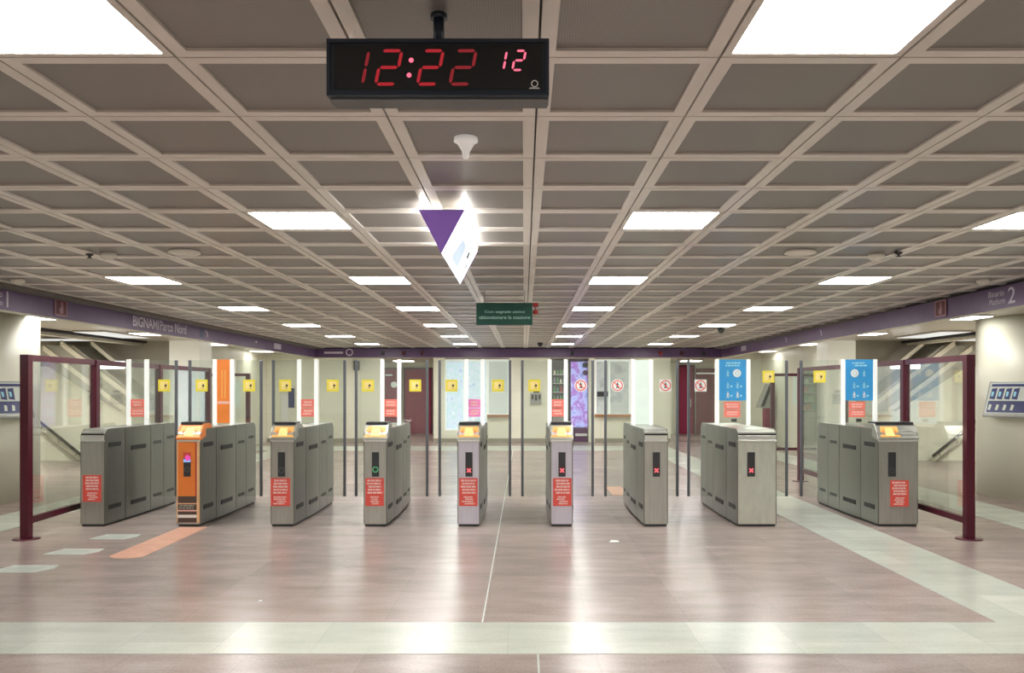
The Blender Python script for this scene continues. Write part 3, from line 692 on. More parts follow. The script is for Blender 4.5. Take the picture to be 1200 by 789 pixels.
            p.build('lit_symbol', dsp, label='red lit field'); p = MB(); p.disc((cx_ + 0.008, ys - 0.0006, 0.80), 0.033, 'ledm'); p.build('lit_symbol', dsp, label='pink lit disc'); p = MB(); p.face([(dxl, ys - 0.0003, 0.75), (dxl + dw, ys - 0.0003, 0.75), (dxl + dw, ys - 0.0003, 0.785), (dxl, ys - 0.0003, 0.785)], 'ledb'); p.build('lit_symbol', dsp, label='blue lit bar'); p = MB()
            p.ring((cx_, ys, 0.665), 0.03, 0.008, 'greyglyph'); p.build('dim_symbol', dsp)
    if sticker:
        sx0 = {0: x0 + 0.03, 2: x0 + 0.003, 3: x0 + 0.022, 4: x0 + 0.02, 5: x0 + 0.03, 8: x0 + 0.14}[gi]; sw = 0.215 if gi != 2 else 0.225
        sz0, sz1 = (0.24, 0.565) if gi != 0 else (0.29, 0.60)
        if gi == 8: sz0, sz1 = 0.235, 0.54
        sx0 = min(sx0, x1 - sw - 0.005)
        p = MB(); p.box((sx0, ya - 0.004, sz0), (sx0 + sw, ya, sz1), 'redst'); ys = ya - 0.0048
        textlines(p, sx0 + 0.018, sx0 + sw - 0.018, sz0 + (sz1 - sz0) * 0.42, sz1 - 0.012, ys, 5, 'redtext', gi, True, 0.12)
        textlines(p, sx0 + 0.03, sx0 + sw - 0.03, sz0 + 0.015, sz0 + (sz1 - sz0) * 0.36, ys, 4, 'redtext', gi + 30, True, 0.3)
        p.build('warning_sticker', t)
    # reader hood or blank top
    if hood:
        hp = [(ya - 0.012, 1.008), (ya - 0.012, 1.030), (ya + 0.085, 1.165), (ya + 0.12, 1.192), (ya + 0.30, 1.192), (ya + 0.40, 1.132), (ya + 0.40, 1.10), (ya + 0.03, 1.008)]
        p = MB(); hx0, hx1 = (x0 - 0.004, x1 + 0.004); p.prism([(hx0, y, z) for y, z in hp], (hx1 - hx0, 0, 0), 'steel' if kind != 'orange' else 'orange', 0.004); rd = p.build('reader_head', t)
        a = Vector((0, ya - 0.012, 1.030)); c = Vector((0, ya + 0.085, 1.165)); nrm = Vector((0, -(c.z - a.z), (c.y - a.y))).normalized() * 0.003
        def SP(xx, tt): q = a.lerp(c, tt) + nrm; return (xx, q.y, q.z)
        ax0, ax1 = (x0 + 0.0, x1 - 0.0) if not wide else (x0 + 0.02, x0 + 0.27)
        p = MB(); p.face([SP(ax0 + 0.008, 0.06), SP(ax1 - 0.008, 0.06), SP(ax1 - 0.02, 0.97), SP(ax0 + 0.035, 0.97)], 'amber')
        nrm = nrm * 1.6
        mid = (ax0 + ax1) / 2
        p.face([SP(mid - 0.055, 0.15), SP(mid + 0.055, 0.15), SP(mid + 0.04, 0.85), SP(mid - 0.04, 0.85)], 'amber_lt')
        for sgn in (-1, 1): p.face([SP(mid + sgn * 0.062, 0.3), SP(mid + sgn * 0.092, 0.5), SP(mid + sgn * 0.062, 0.7)], 'orange')
        p.build('reader_sticker', rd)
        p = MB(); p.box((x0 + 0.012, ya + 0.095, 1.178), (x1 - 0.012, ya + 0.32, 1.212), 'dark', 0.005); p.build('cap', rd)
    else:
        p = MB()
        p.box((x0 + 0.01, ya - 0.006, 1.012), (x1 - 0.01, ya + 0.006, 1.060), 'steel_lt', 0.004); p.build('front_band', t)
        p = MB()
        p.box((x0 + 0.012, ya - 0.002, 1.064), (x1 - 0.012, ya + 0.02, 1.078), 'slot'); p.build('card_slot', t)
        p = MB(); p.box((x0 + 0.01, ya + 0.005, 1.080), (x1 - 0.01, ya + 0.03, 1.105), 'steel_lt', 0.004); p.build('front_band', t)
    # upper cross panel on two posts
    ym = 10.95; zt = 1.985
    for xx in (x0 + 0.026, x1 - 0.026):
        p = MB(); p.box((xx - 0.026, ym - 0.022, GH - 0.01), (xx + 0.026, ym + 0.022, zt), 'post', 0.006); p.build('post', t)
    p = MB(); p.box((x0 + 0.052, ym - 0.006, GH), (x1 - 0.052, ym + 0.006, zt - 0.005), 'glasspost'); gp = p.build('glass_panel', t)
    pw0, pw1 = x0 + 0.054, x1 - 0.054; yp = ym - 0.010
    if upper in ('coral', 'pink'):
        za, zb = wz(488.5, ym), wz(468, ym); m_ = 'coral' if upper == 'coral' else 'pink'
        p = MB(); p.box((pw0 + 0.0, yp, za), (pw1, yp + 0.003, (za + zb) / 2 - 0.004), m_); p.box((pw0, yp, (za + zb) / 2 + 0.004), (pw1, yp + 0.003, zb), m_)
        textlines(p, pw0 + 0.015, pw1 - 0.015, za + 0.02, (za + zb) / 2 - 0.02, yp - 0.001, 2, 'coral_lt', gi + 50); textlines(p, pw0 + 0.02, pw1 - 0.02, (za + zb) / 2 + 0.02, zb - 0.02, yp - 0.001, 2, 'coral_lt', gi + 60)
        p.build('notice', gp, label='small %s notice on the glass' % ('coral red' if upper == 'coral' else 'pink'))
    elif upper == 'orange':
        p = MB(); p.box((pw0, yp, wz(496, ym)), (pw1, yp + 0.003, wz(421.5, ym)), 'orange')
        for xx in (0.35, 0.6): p.box((pw0 + (pw1 - pw0) * xx, yp - 0.002, wz(467, ym)), (pw0 + (pw1 - pw0) * (xx + 0.07), yp, wz(434, ym)), 'amber')
        p.box((pw0 + 0.01, yp - 0.002, wz(473.5, ym)), (pw1 - 0.01, yp, wz(470.5, ym)), 'coral_lt'); p.build('poster', gp, label='tall orange poster on the glass')
    elif upper == 'mint':
        p = MB(); p.box((pw0, yp, GH + 0.01), (pw1, yp + 0.003, zt - 0.01), 'mint'); p.build('poster', gp, label='plain pale mint panel')
    elif upper in ('blue', 'blue2'):
        za, zb = wz(469.5, ym), wz(421.5, ym)
        p = MB(); W_ = pw1 - pw0; p.box((pw0, yp, za), (pw1, yp + 0.003, zb), 'blue'); ys = yp - 0.001
        textlines(p, pw0 + W_ * 0.22, pw1 - W_ * 0.2, zb - 0.095, zb - 0.03, ys, 2, 'cyan', gi, True, 0.2)
        cxx = pw0 + W_ * (0.66 if upper == 'blue' else 0.34); p.disc((cxx, ys, wz(437.5, ym)), 0.052, 'white', 20); p.ring((cxx, ys - 0.0005, wz(437.5, ym)), 0.03, 0.008, 'cyan')
        cx2 = pw0 + W_ * (0.32 if upper == 'blue' else 0.68)
        icon_person(p, (cx2, wz(438, ym)), 0.10, 'cyan', ys)
        for r_ in (452, 463):
            for q in (0.32, 0.68):
                icon_person(p, (pw0 + W_ * q, wz(r_, ym)), 0.10, 'cyan' if r_ == 452 else 'white', ys)
                p.box((pw0 + W_ * q + 0.03, ys, wz(r_ + 2, ym)), (pw0 + W_ * q + 0.06, ys + 0.0005, wz(r_, ym)), 'cyan')
        p.build('poster', gp, label='blue poster with white round symbol and small figures')
        p = MB(); za, zb = wz(489, ym), wz(471, ym); cxn = pw0 + W_ * (0.48 if upper == 'blue' else 0.42)
        p.box((cxn - 0.105, yp, za), (cxn + 0.105, yp + 0.003, (za + zb) / 2 - 0.004), 'coral'); p.box((cxn - 0.105, yp, (za + zb) / 2 + 0.004), (cxn + 0.105, yp + 0.003, zb), 'coral')
        textlines(p, cxn - 0.085, cxn + 0.085, za + 0.02, (za + zb) / 2 - 0.02, ys, 2, 'coral_lt', gi + 70); textlines(p, cxn - 0.085, cxn + 0.085, (za + zb) / 2 + 0.02, zb - 0.02, ys, 2, 'coral_lt', gi + 80)
        p.box((cxn - 0.01, yp, wz(494.5, ym)), (cxn + 0.06, yp + 0.003, wz(491, ym)), 'dark'); p.build('notice', gp, label='small coral red notice on the glass')
# glass leaves of the lanes
for (gi, a, c, side, st) in leaf_specs:
    t = roots[gi]; ym = 11.02; zb, zt = 0.20, 1.975
    p = MB(); p.box((a + 0.004, ym - 0.006, zb), (c - 0.004, ym + 0.006, zt), 'glassleaf'); lf = p.build('gate_leaf', t)
    ex = c - 0.034 if side == 'l' else a
    p = MB(); p.box((ex, ym - 0.016, zb), (ex + 0.034, ym + 0.016, zt), 'edge', 0.005); p.build('edge_strip', lf)
    mid = (a + c) / 2; zc = wz(452, ym) if gi < 7 or (gi == 7 and side == 'r') else wz(441.5, ym)
    p = MB(); ys = ym - 0.009; h = 0.078
    if st == 'yellow':
        p.box((mid - h, ys, zc - h), (mid + h, ys + 0.003, zc + h), 'yellow', 0.0012)
        p.box((mid - 0.05, ys - 0.001, zc - 0.05), (mid + 0.05, ys, zc + 0.05), 'amber_lt')
        icon_person(p, (mid + 0.018, zc - 0.01), 0.085, 'yellow_dk', ys - 0.002); p.disc((mid + 0.022, ys - 0.0025, zc), 0.015, 'dark', 10)
        p.build('sticker', lf, label='square yellow sticker')
    else:
        if st == 'redsquare': p.box((mid - h, ys, zc - h), (mid + h, ys + 0.003, zc + h), 'white')
        else: p.disc((mid, ys - 0.0005, zc), 0.082, 'white', 24)
        p.ring((mid, ys - 0.0015, zc), 0.07, 0.013, 'redst'); d = Vector((0.7071, 0, -0.7071)); n = Vector((0.7071, 0, 0.7071)) * 0.006; c_ = Vector((mid, ys - 0.0018, zc))
        p.face([tuple(c_ - d * 0.06 - n), tuple(c_ + d * 0.06 - n), tuple(c_ + d * 0.06 + n), tuple(c_ - d * 0.06 + n)], 'redst'); icon_person(p, (mid, zc), 0.10, 'dark', ys - 0.001)
        p.build('sticker', lf, label='no-entry sticker with a red ring')

# ================================================================ WINE-RED GLASS SCREENS
def screen(name, pts, label, heights=(0.16, 1.965), group=None):
    p0 = Vector(pts[0]); t = thing(name, (pts[0][0], pts[0][1], 0.0), label, 'glass screen', group)
    zt = heights[1]; zb = heights[0]
    for (x, y) in pts:
        p = MB(); p.box((x - 0.045, y - 0.045, 0.012), (x + 0.045, y + 0.045, zt), 'wine', 0.004); po = p.build('post', t)
        p = MB(); p.lathe((x, y, 0.0), [(0.135, 0.0), (0.135, 0.006), (0.12, 0.012)], 'wine', 24)
        p.build('foot_plate', po)
    for a, c in zip(pts, pts[1:]):
        a = Vector((a[0], a[1], 0)); c = Vector((c[0], c[1], 0)); d = (c - a).normalized(); n = Vector((-d.y, d.x, 0))
        a2, c2 = a + d * 0.045, c - d * 0.045
        def bar(z0, z1, w_, m_, nm):
            q = MB(); q.prism([tuple(a2 - n * w_ + Vector((0, 0, z0))), tuple(c2 - n * w_ + Vector((0, 0, z0))), tuple(c2 + n * w_ + Vector((0, 0, z0))), tuple(a2 + n * w_ + Vector((0, 0, z0)))], (0, 0, z1 - z0), m_); q.build(nm, t)
        bar(zt - 0.065, zt, 0.03, 'wine', 'top_rail'); bar(zb, zb + 0.065, 0.03, 'wine', 'bottom_rail'); bar(zb + 0.065, zt - 0.065, 0.005, 'bigglass', 'glass_pane')
    return t
screen('glass_screen', [(-5.30, 8.99), (-5.39, 10.6), (-5.45, 12.6), (-5.5, 14.7)], 'tall dark red framed glass screen at the left end of the gates')
screen('glass_screen', [(4.74, 8.99), (4.765, 10.55), (4.785, 12.6), (4.80, 14.65)], 'tall dark red framed glass screen at the right end of the gates')
screen('glass_screen', [(-7.55, 19.8), (-6.47, 19.8)], 'short dark red framed glass screen far back on the left beside the column')
screen('glass_screen', [(5.83, 19.8), (6.95, 19.8)], 'short dark red framed glass screen far back on the right beside the column')

# ================================================================ CLOCK
CY = 2.72; cxa, cxb = wx(383, CY), wx(643.5, CY); cza, czb = wz(113, CY), wz(46, CY)
t = thing('digital_clock', ((cxa + cxb) / 2, CY + 0.05, CEIL), 'long dark digital clock hanging from the ceiling, red digits 12:22 and 12', 'clock')
p = MB(); p.box((cxa, CY, cza), (cxb, CY + 0.10, czb), 'clock', 0.004); p.box((cxa + 0.01, CY + 0.012, cza - 0.006), (cxb - 0.004, CY + 0.098, cza + 0.001), 'clockunder'); cs = p.build('case', t)
p = MB(); p.box((cxa + 0.022, CY - 0.002, cza + 0.022), (cxb - 0.022, CY, czb - 0.018), 'clockface'); fc = p.build('display_window', t)
p = MB()
wd = 0.012
p.box((cxa, CY - 0.008, cza), (cxb, CY, cza + wd), 'clock', 0.002); p.box((cxa, CY - 0.008, czb - wd), (cxb, CY, czb), 'clock', 0.002)
p.box((cxa, CY - 0.008, cza + wd), (cxa + wd, CY, czb - wd), 'clock', 0.002); p.box((cxb - wd, CY - 0.008, cza + wd), (cxb, CY, czb - wd), 'clock', 0.002); p.build('bezel', t)
px_ = wx(514.5, CY + 0.06)
p = MB(); p.tube((px_, CY + 0.05, czb - 0.002), (px_, CY + 0.05, CEIL - 0.004), 0.018, 'clock'); p.lathe((px_, CY + 0.05, CEIL - 0.016), [(0.028, 0), (0.028, 0.016)], 'clock', 24); p.build('mounting_stem', t)
def seg_digit(mb, ch, pxl, pxr, pyt, pyb, th, m, slant):
    S = {'1': 'bc', '2': 'abged'}[ch]; y = CY - 0.0035
    def P(px, py): return (wx(px - slant * (py - pyt) / (pyb - pyt), CY), y, wz(py, CY))
    def seg(p0, p1):
        (xa, ya_), (xb, yb_) = p0, p1
        if abs(xa - xb) > abs(ya_ - yb_):
            pts = [(xa + th * 0.6, ya_ - th / 2), (xb - th * 0.6, ya_ - th / 2), (xb, ya_), (xb - th * 0.6, ya_ + th / 2), (xa + th * 0.6, ya_ + th / 2), (xa, ya_)]
        else:
            pts = [(xa - th / 2, ya_ + th * 0.6), (xa, ya_), (xa + th / 2, ya_ + th * 0.6), (xa + th / 2, yb_ - th * 0.6), (xa, yb_), (xa - th / 2, yb_ - th * 0.6)]
        mb.face([P(*q) for q in pts], m)
    ym_ = (pyt + pyb) / 2
    L_, R_ = pxl, pxr
    if 'a' in S: seg((L_ + 1, pyt), (R_ - 1, pyt))
    if 'b' in S: seg((R_, pyt + 1), (R_, ym_ - 0.5))
    if 'g' in S: seg((L_ + 1, ym_), (R_ - 1, ym_))
    if 'e' in S: seg((L_, ym_ + 0.5), (L_, pyb - 1))
    if 'd' in S: seg((L_ + 1, pyb), (R_ - 1, pyb))
    if 'c' in S: seg((R_, ym_ + 0.5), (R_, pyb - 1))
for ch, l, r, m_ in (('1', 411, 432.5, 'led_in'), ('2', 448, 471, 'led'), ('2', 497, 519.5, 'led'), ('2', 535, 558, 'led_in')):
    p = MB(); seg_digit(p, ch, l, r, 60, 99, 3.8, m_, 7.5); p.build('digit', fc)
p = MB(); p.disc((wx(482, CY), CY - 0.0035, wz(71, CY)), 0.008, 'led_hi', 16); p.build('colon_dot', fc); p = MB(); p.disc((wx(479.5, CY), CY - 0.0035, wz(88.5, CY)), 0.008, 'led_hi', 16); p.build('colon_dot', fc)
for ch, l, r, m_ in (('1', 580, 594, 'led_hi'), ('2', 604.5, 616, 'led_hi')):
    p = MB(); seg_digit(p, ch, l, r, 60, 82.5, 2.6, m_, 4); p.build('digit', fc)
p = MB(); p.ring((wx(626.5, CY), CY - 0.0035, wz(98.5, CY)), 0.0115, 0.0032, 'white'); p.face([(wx(619.5, CY), CY - 0.0035, wz(104.5, CY)), (wx(633, CY), CY - 0.0035, wz(104.5, CY)), (wx(631, CY), CY - 0.0035, wz(103, CY)), (wx(621.5, CY), CY - 0.0035, wz(103, CY))], 'white'); p.build('maker_emblem', fc)

# ================================================================ PRISM SIGN
Z0, Z1_ = 5.57, 7.23
xl, xr, xa_, ht, hb = -0.693, -0.394, -0.546, CH + 1.18, CH + 0.895
t = thing('triangular_sign', ((xl + xr) / 2, (Z0 + Z1_) / 2, CEIL), 'glowing white triangular prism sign with purple end under the ceiling', 'sign')
p = MB(); p.face([(xl, Z0 - 0.004, ht), (xr, Z0 - 0.004, ht), (xa_, Z0 - 0.004, hb)], 'prismpurple'); p.prism([(xl, Z0 - 0.003, ht), (xr, Z0 - 0.003, ht), (xa_, Z0 - 0.003, hb)], (0, 0.012, 0), 'prismpurple'); p.build('end_plate', t, label='purple triangular end plate')
p = MB(); p.prism([(xl, Z1_ - 0.01, ht), (xr, Z1_ - 0.01, ht), (xa_, Z1_ - 0.01, hb)], (0, 0.012, 0), 'prismpurple'); p.build('end_plate', t)
p = MB(); p.prism([(xl + 0.004, Z0 + 0.01, ht), (xr - 0.004, Z0 + 0.01, ht), (xa_, Z0 + 0.01, hb + 0.004)], (0, Z1_ - Z0 - 0.02, 0), 'prismwhite'); bd = p.build('light_box', t)
p = MB(); p.box((xl - 0.004, Z0, ht), (xr + 0.004, Z1_, ht + 0.006), 'lightframe'); p.build('top_plate', t)
M['strip'] = emis('sign_edge_tube', (1.0, 0.99, 0.95), 13.0)
for e0, e1 in ((xl, xl + 0.014), (xr - 0.014, xr)):
    p = MB(); p.box((e0, Z0 + 0.03, ht + 0.0065), (e1, Z1_ - 0.03, ht + 0.024), 'strip'); p.build('light_strip', t)
p = MB(); U = Vector((0, 1, 0)); V = (Vector((xr, 0, ht)) - Vector((xa_, 0, hb))).normalized(); nn = U.cross(V); nn = nn if nn.x > 0 else -nn
o_ = Vector((xa_, 0, hb)) + nn * 0.004
def PP(y, v): q = o_ + V * v; return Vector((q.x, y, q.z))
for (y, v, wY, wV) in ((6.72, 0.18, 0.13, 0.05), (6.72, 0.13, 0.06, 0.05), (6.86, 0.15, 0.05, 0.09), (6.95, 0.12, 0.09, 0.03), (6.62, 0.13, 0.04, 0.1)):
    p.face([tuple(PP(y, v)), tuple(PP(y + wY, v)), tuple(PP(y + wY * 0.6, v + wV)), tuple(PP(y - wY * 0.2, v + wV))], 'prismtext')
p.face([tuple(PP(6.0, 0.05)), tuple(PP(6.55, 0.05)), tuple(PP(6.45, 0.22)), tuple(PP(6.1, 0.22))], 'prismblue')
p.build('symbols', bd)
p = MB(); 
for y in (5.8, 7.0): p.tube(((xl + xr) / 2, y, ht), ((xl + xr) / 2, y, CEIL), 0.012, 'steel')
p.build('hanger', t)

# green hanging sign
Zg = 10.6; xa, xb = wx(558, Zg), wx(624, Zg); za, zb = wz(381, Zg), wz(355, Zg)
t = thing('hanging_sign', ((xa + xb) / 2, Zg, CEIL), 'dark green rectangular sign with two lines of pale text hanging from the ceiling', 'sign')
p = MB(); p.box((xa, Zg, za), (xb, Zg + 0.05, zb), 'green', 0.004); bd = p.build('board', t)
p = MB(); text_into(p, 'Con segnale attivo', frame4((wx(568, Zg), Zg - 0.002, wz(367.8, Zg)), (1, 0, 0), (0, 0, 1)), 'greentext', 0.06, width=wx(615, Zg) - wx(568, Zg), height=0.042)
text_into(p, 'abbandonare la stazione', frame4((wx(561.5, Zg), Zg - 0.002, wz(374, Zg)), (1, 0, 0), (0, 0, 1)), 'greentext', 0.06, width=wx(621.5, Zg) - wx(561.5, Zg), height=0.042); p.build('lettering', bd)
p = MB(); p.box((xb + 0.005, Zg, zb - 0.05), (xb + 0.075, Zg + 0.07, zb), 'red', 0.008); p.tube((xb + 0.04, Zg + 0.035, zb - 0.05), (xb + 0.04, Zg + 0.035, zb - 0.09), 0.014, 'fireframe'); p.lathe((xb + 0.04, Zg + 0.035, zb - 0.145), [(0.012, 0), (0.032, 0.012), (0.034, 0.045), (0.02, 0.058)], 'red'); p.box((xb - 0.01, Zg + 0.02, zb - 0.03), (xb + 0.01, Zg + 0.04, zb - 0.01), 'dark'); p.build('alarm_beacon', t, label='small dark red alarm beacon')
p = MB()
for xx in (xa + 0.1, xb - 0.1): p.tube((xx, Zg + 0.025, zb), (xx, Zg + 0.025, CEIL), 0.006, 'steel')
p.build('hanger', t)

# ================================================================ CEILING DEVICES
def device(name, px, Z, kind, label, cat):
    x = wx(px, Z); t = MB()
    if kind == 'cone': t.lathe((x, Z, CEIL), [(0.058, 0.012), (0.060, -0.008), (0.045, -0.016), (0.020, -0.055), (0.013, -0.092), (0.004, -0.094)], 'cone')
    elif kind == 'smoke': t.lathe((x, Z, CEIL), [(0.072, 0.012), (0.072, -0.015), (0.066, -0.034), (0.045, -0.038), (0.040, -0.055), (0.01, -0.06)], 'detector')
    elif kind == 'disc': t.lathe((x, Z, CEIL), [(0.135, 0.012), (0.14, -0.008), (0.12, -0.016), (0.02, -0.018)], 'detector')
    elif kind == 'ring': t.lathe((x, Z, CEIL), [(0.032, 0.012), (0.034, -0.01), (0.012, -0.02), (0.012, -0.035), (0.024, -0.036), (0.024, -0.04)], 'dark')
    elif kind == 'dome': t.lathe((x, Z, CEIL), [(0.07, 0.012), (0.07, -0.03), (0.055, -0.07), (0.025, -0.095), (0.004, -0.10)], 'dark')
    for m_ in []: pass
    o = t.build(name, None, (x, Z, CEIL)); return tag(o, label, cat)
device('emergency_speaker', 546, 4.17, 'cone', 'white cone fixture on the ceiling below the clock', 'detector')
device('smoke_detector', 127, 7.7, 'smoke', 'round smoke detector on the ceiling at left, above the far left light', 'detector')
device('smoke_detector', 1027, 7.75, 'smoke', 'round smoke detector on the ceiling at right, above the far right light', 'detector')
device('sprinkler_head', 105, 7.68, 'ring', 'tiny dark sprinkler beside the left smoke detector', 'sprinkler')
device('sprinkler_head', 1053, 7.6, 'ring', 'tiny dark sprinkler beside the right smoke detector', 'sprinkler')
device('ceiling_speaker', 938, 7.6, 'disc', 'flat pale round speaker in the ceiling right of centre', 'speaker')
device('ceiling_speaker', 216, 7.6, 'disc', 'flat pale round speaker in the ceiling on the left', 'speaker')
device('smoke_detector', 21, 9.5, 'smoke', 'smoke detector beside the left purple band', 'detector')
device('smoke_detector', 1152, 9.5, 'smoke', 'smoke detector beside the right purple band', 'detector')
device('dome_camera', 633, 22.6, 'dome', 'small dark dome camera on the ceiling near the back centre', 'camera')
device('dome_camera', 845, 17.2, 'dome', 'small dark dome camera on the ceiling at right near the back', 'camera')
device('ceiling_speaker', 388, 14.3, 'disc', 'flat round speaker in the ceiling at back left', 'speaker')
device('ceiling_speaker', 795, 14.3, 'disc', 'flat round speaker in the ceiling at back right', 'speaker')
# small things fixed under / on the back band
for px, col, lab in ((448, 'dark', 'small black camera on the back purple band above the left red doors'), (671, 'dark', 'small black twin camera on the back purple band above the kiosk'), (472, 'wine', 'small dark red lamp on the back purple band, first left'), (494, 'wine', 'small dark red lamp on the back purple band, second left'), (775, 'red', 'small red lamp on the back purple band at right'), (800, 'wine', 'small dark red lamp on the back purple band near the right doors'), (826, 'dark', 'small black camera on the back purple band at the right corner')):
    x = wx(px, 25.0); y = Y1 - 0.10
    t = thing('band_camera' if col == 'dark' else 'band_lamp', (x, y, 2.7), lab, 'camera' if col == 'dark' else 'lamp')
    p = MB(); p.box((x - 0.05, y - 0.03, 2.63), (x + 0.05, y, 2.73), col, 0.008); p.build('bracket', t)
    p = MB(); p.tube((x, y - 0.03, 2.66), (x, y - 0.16, 2.64), 0.045, col); p.build('camera_body' if col == 'dark' else 'lamp_body', t)
t = MB(); t.box((wx(415, 25.2), 25.1, wz(434, 25.2)), (wx(421, 25.2), 25.3, wz(423, 25.2)), 'dark', 0.02); t.tube((wx(418, 25.2), 25.1, wz(428, 25.2)), (wx(418, 25.2), 25.0, wz(430, 25.2)), 0.05, 'dark'); tag(t.build('wall_camera'), 'dark camera box high on the cream back wall left of the red doors', 'camera')

# fire signs on the side bands
for sx, Zf, nm in ((-1, 11.32, 'left'), (1, 11.42, 'right')):
    x = (BXL + 0.006) if sx < 0 else (bandx_r(Zf) - 0.012)
    t = thing('fire_sign', (x, Zf, 2.68), 'square dark red fire equipment sign on the %s purple band' % nm, 'sign')
    s = 1 if sx < 0 else -1
    p = MB(); p.box((min(x, x + s * 0.008), Zf - 0.15, 2.58), (max(x, x + s * 0.008), Zf + 0.15, 2.80), 'fireframe'); p.build('frame', t)
    xx = x + s * 0.010
    p = MB(); p.box((min(x, xx), Zf - 0.125, 2.597), (max(x, xx), Zf + 0.125, 2.783), 'firered'); pn = p.build('panel', t)
    xf = xx + s * 0.001
    p = MB(); pts = [(-0.03, 2.61), (0.04, 2.61), (0.05, 2.68), (0.03, 2.76), (0.0, 2.77), (-0.01, 2.70), (-0.05, 2.66)]
    p.face([(xf, Zf + a * s, z) for a, z in pts], 'fireframe'); p.build('flame_symbol', pn)

# ================================================================ BOARDS ON THE ROUND PILLARS
for sx, cx, cyp in ((-1, -8.28, 12.2), (1, 8.04, 12.65)):
    side = 'left' if sx < 0 else 'right'
    # board on the inward, camera-facing quarter of the pillar
    a = math.radians(63 if sx > 0 else 66); nrm = Vector((-sx * math.sin(a), -math.cos(a), 0)); tx = Vector((math.cos(a), -sx * math.sin(a) , 0)).normalized()
    tx = Vector((-nrm.y, nrm.x, 0)) 
    cpos = Vector((cx, cyp, 0)) + nrm * 1.15
    t = thing('information_board', (cpos.x, cpos.y, 1.2), 'sloping framed board of blue and white notices fixed to the %s round pillar' % side, 'notice board')
    hw = 0.36
    def BP(u, out, z): q = cpos + tx * u + nrm * out; return (q.x, q.y, z)
    zb, zt = 1.19, 1.71
    p = MB(); p.prism([BP(-hw, -0.06, zb), BP(-hw, 0.14, zb), BP(-hw, 0.14, zb + 0.03), BP(-hw, -0.03, zt), BP(-hw, -0.06, zt)], tuple(tx * 2 * hw), 'boxgrey', 0.006); bd = p.build('case', t)
    def FP(u, v, o=0.004): q = cpos + tx * u + nrm * (0.14 + (-0.17) * v + o); return (q.x, q.y, zb + 0.03 + (zt - zb - 0.03) * v + 0.002)
    p = MB()
    p.face([FP(-hw + 0.03, 0.06), FP(hw - 0.03, 0.06), FP(hw - 0.03, 0.95), FP(-hw + 0.03, 0.95)], 'tactile'); p.build('notice_sheet', t)
    p = MB(); rr = random.Random(5)
    p.face([FP(-hw + 0.05, 0.08, .006), FP(hw - 0.05, 0.08, .006), FP(hw - 0.05, 0.42, .006), FP(-hw + 0.05, 0.42, .006)], 'navy')
    p.face([FP(-hw + 0.05, 0.84, .006), FP(hw - 0.04, 0.84, .006), FP(hw - 0.04, 0.92, .006), FP(-hw + 0.05, 0.92, .006)], 'navy')
    for k in range(4):
        u0 = -hw + 0.055 + k * 0.112
        p.face([FP(u0, 0.48, .006), FP(u0 + 0.085, 0.46, .006), FP(u0 + 0.095, 0.80, .006), FP(u0 + 0.01, 0.78, .006)], 'navy')
        p.face([FP(u0 + 0.02, 0.55, .007), FP(u0 + 0.05, 0.55, .007), FP(u0 + 0.055, 0.68, .007), FP(u0 + 0.02, 0.70, .007)], 'cyan')
        p.face([FP(u0 + 0.01, 0.15, .007), FP(u0 + 0.05, 0.15, .007), FP(u0 + 0.06, 0.30, .007), FP(u0 + 0.02, 0.32, .007)], 'tactile')
    p.build('notice_print', t)

# small sloping ticket machine near the right far wall, notices on the back walls
t = thing('information_desk', (wx(896, 24), 24.0, 0.0), 'sloping dark and grey information terminal by the far right wall', 'terminal')
p = MB(); xs = wx(886, 24), wx(903, 24); p.prism([(xs[0], 23.6, wz(478, 24)), (xs[0] + 0.28, 23.6, wz(450, 24)), (xs[1] - 0.04, 23.6, wz(450, 24)), (xs[1], 23.6, wz(478, 24))], (0, 0.5, 0), 'boxgrey', 0.01); p.build('head', t)
p = MB(); p.prism([(xs[0] + 0.02, 23.59, wz(476, 24)), (xs[0] + 0.25, 23.59, wz(452, 24)), (xs[0] + 0.34, 23.59, wz(452, 24)), (xs[0] + 0.12, 23.59, wz(476, 24))], (0, -0.01, 0), 'dark'); p.build('screen', t)
p = MB(); p.box((xs[0] + 0.18, 23.7, 0), (xs[1] - 0.02, 24.0, wz(478, 24)), 'winedoor', 0.01); p.build('stand', t)
def notice(px0, px1, py0, py1, Z, m_, label, name='wall_notice'):
    p = MB(); p.box((wx(px0, Z), Z - 0.02, wz(py1, Z)), (wx(px1, Z), Z, wz(py0, Z)), m_)
    cxn, czn = (wx(px0, Z) + wx(px1, Z)) / 2, (wz(py0, Z) + wz(py1, Z)) / 2
    return tag(p.build(name, None, (cxn, Z, czn)), label, 'notice')
notice(338, 345, 455, 478, 25.28, 'navy', 'narrow blue notice on the cream back wall at left')
notice(330, 338, 462, 497, 25.28, 'white', 'tall white notice beside the narrow blue one on the back wall')
t = thing('intercom', (wx(628, 25.3), 25.3, 1.4), 'grey intercom panel with black buttons on the back wall near centre', 'intercom')
p = MB(); p.box((wx(621.5, 25.2), 25.2, wz(474, 25.2)), (wx(634.5, 25.2), 25.31, wz(461, 25.2)), 'boxgrey', 0.01); p.build('case', t)
p = MB(); 
for k, q in enumerate((623, 627, 631)): p.box((wx(q, 25.2), 25.185, wz(468 + k % 2 * 1.5, 25.2)), (wx(q + 2.4, 25.2), 25.2, wz(463, 25.2)), 'dark', 0.004)
p.build('buttons', t)
p = MB(); p.box((wx(625, 25.2), 25.24, wz(460.5, 25.2)), (wx(632, 25.2), 25.3, wz(457.5, 25.2)), 'dark', 0.004); p.build('speaker', t)
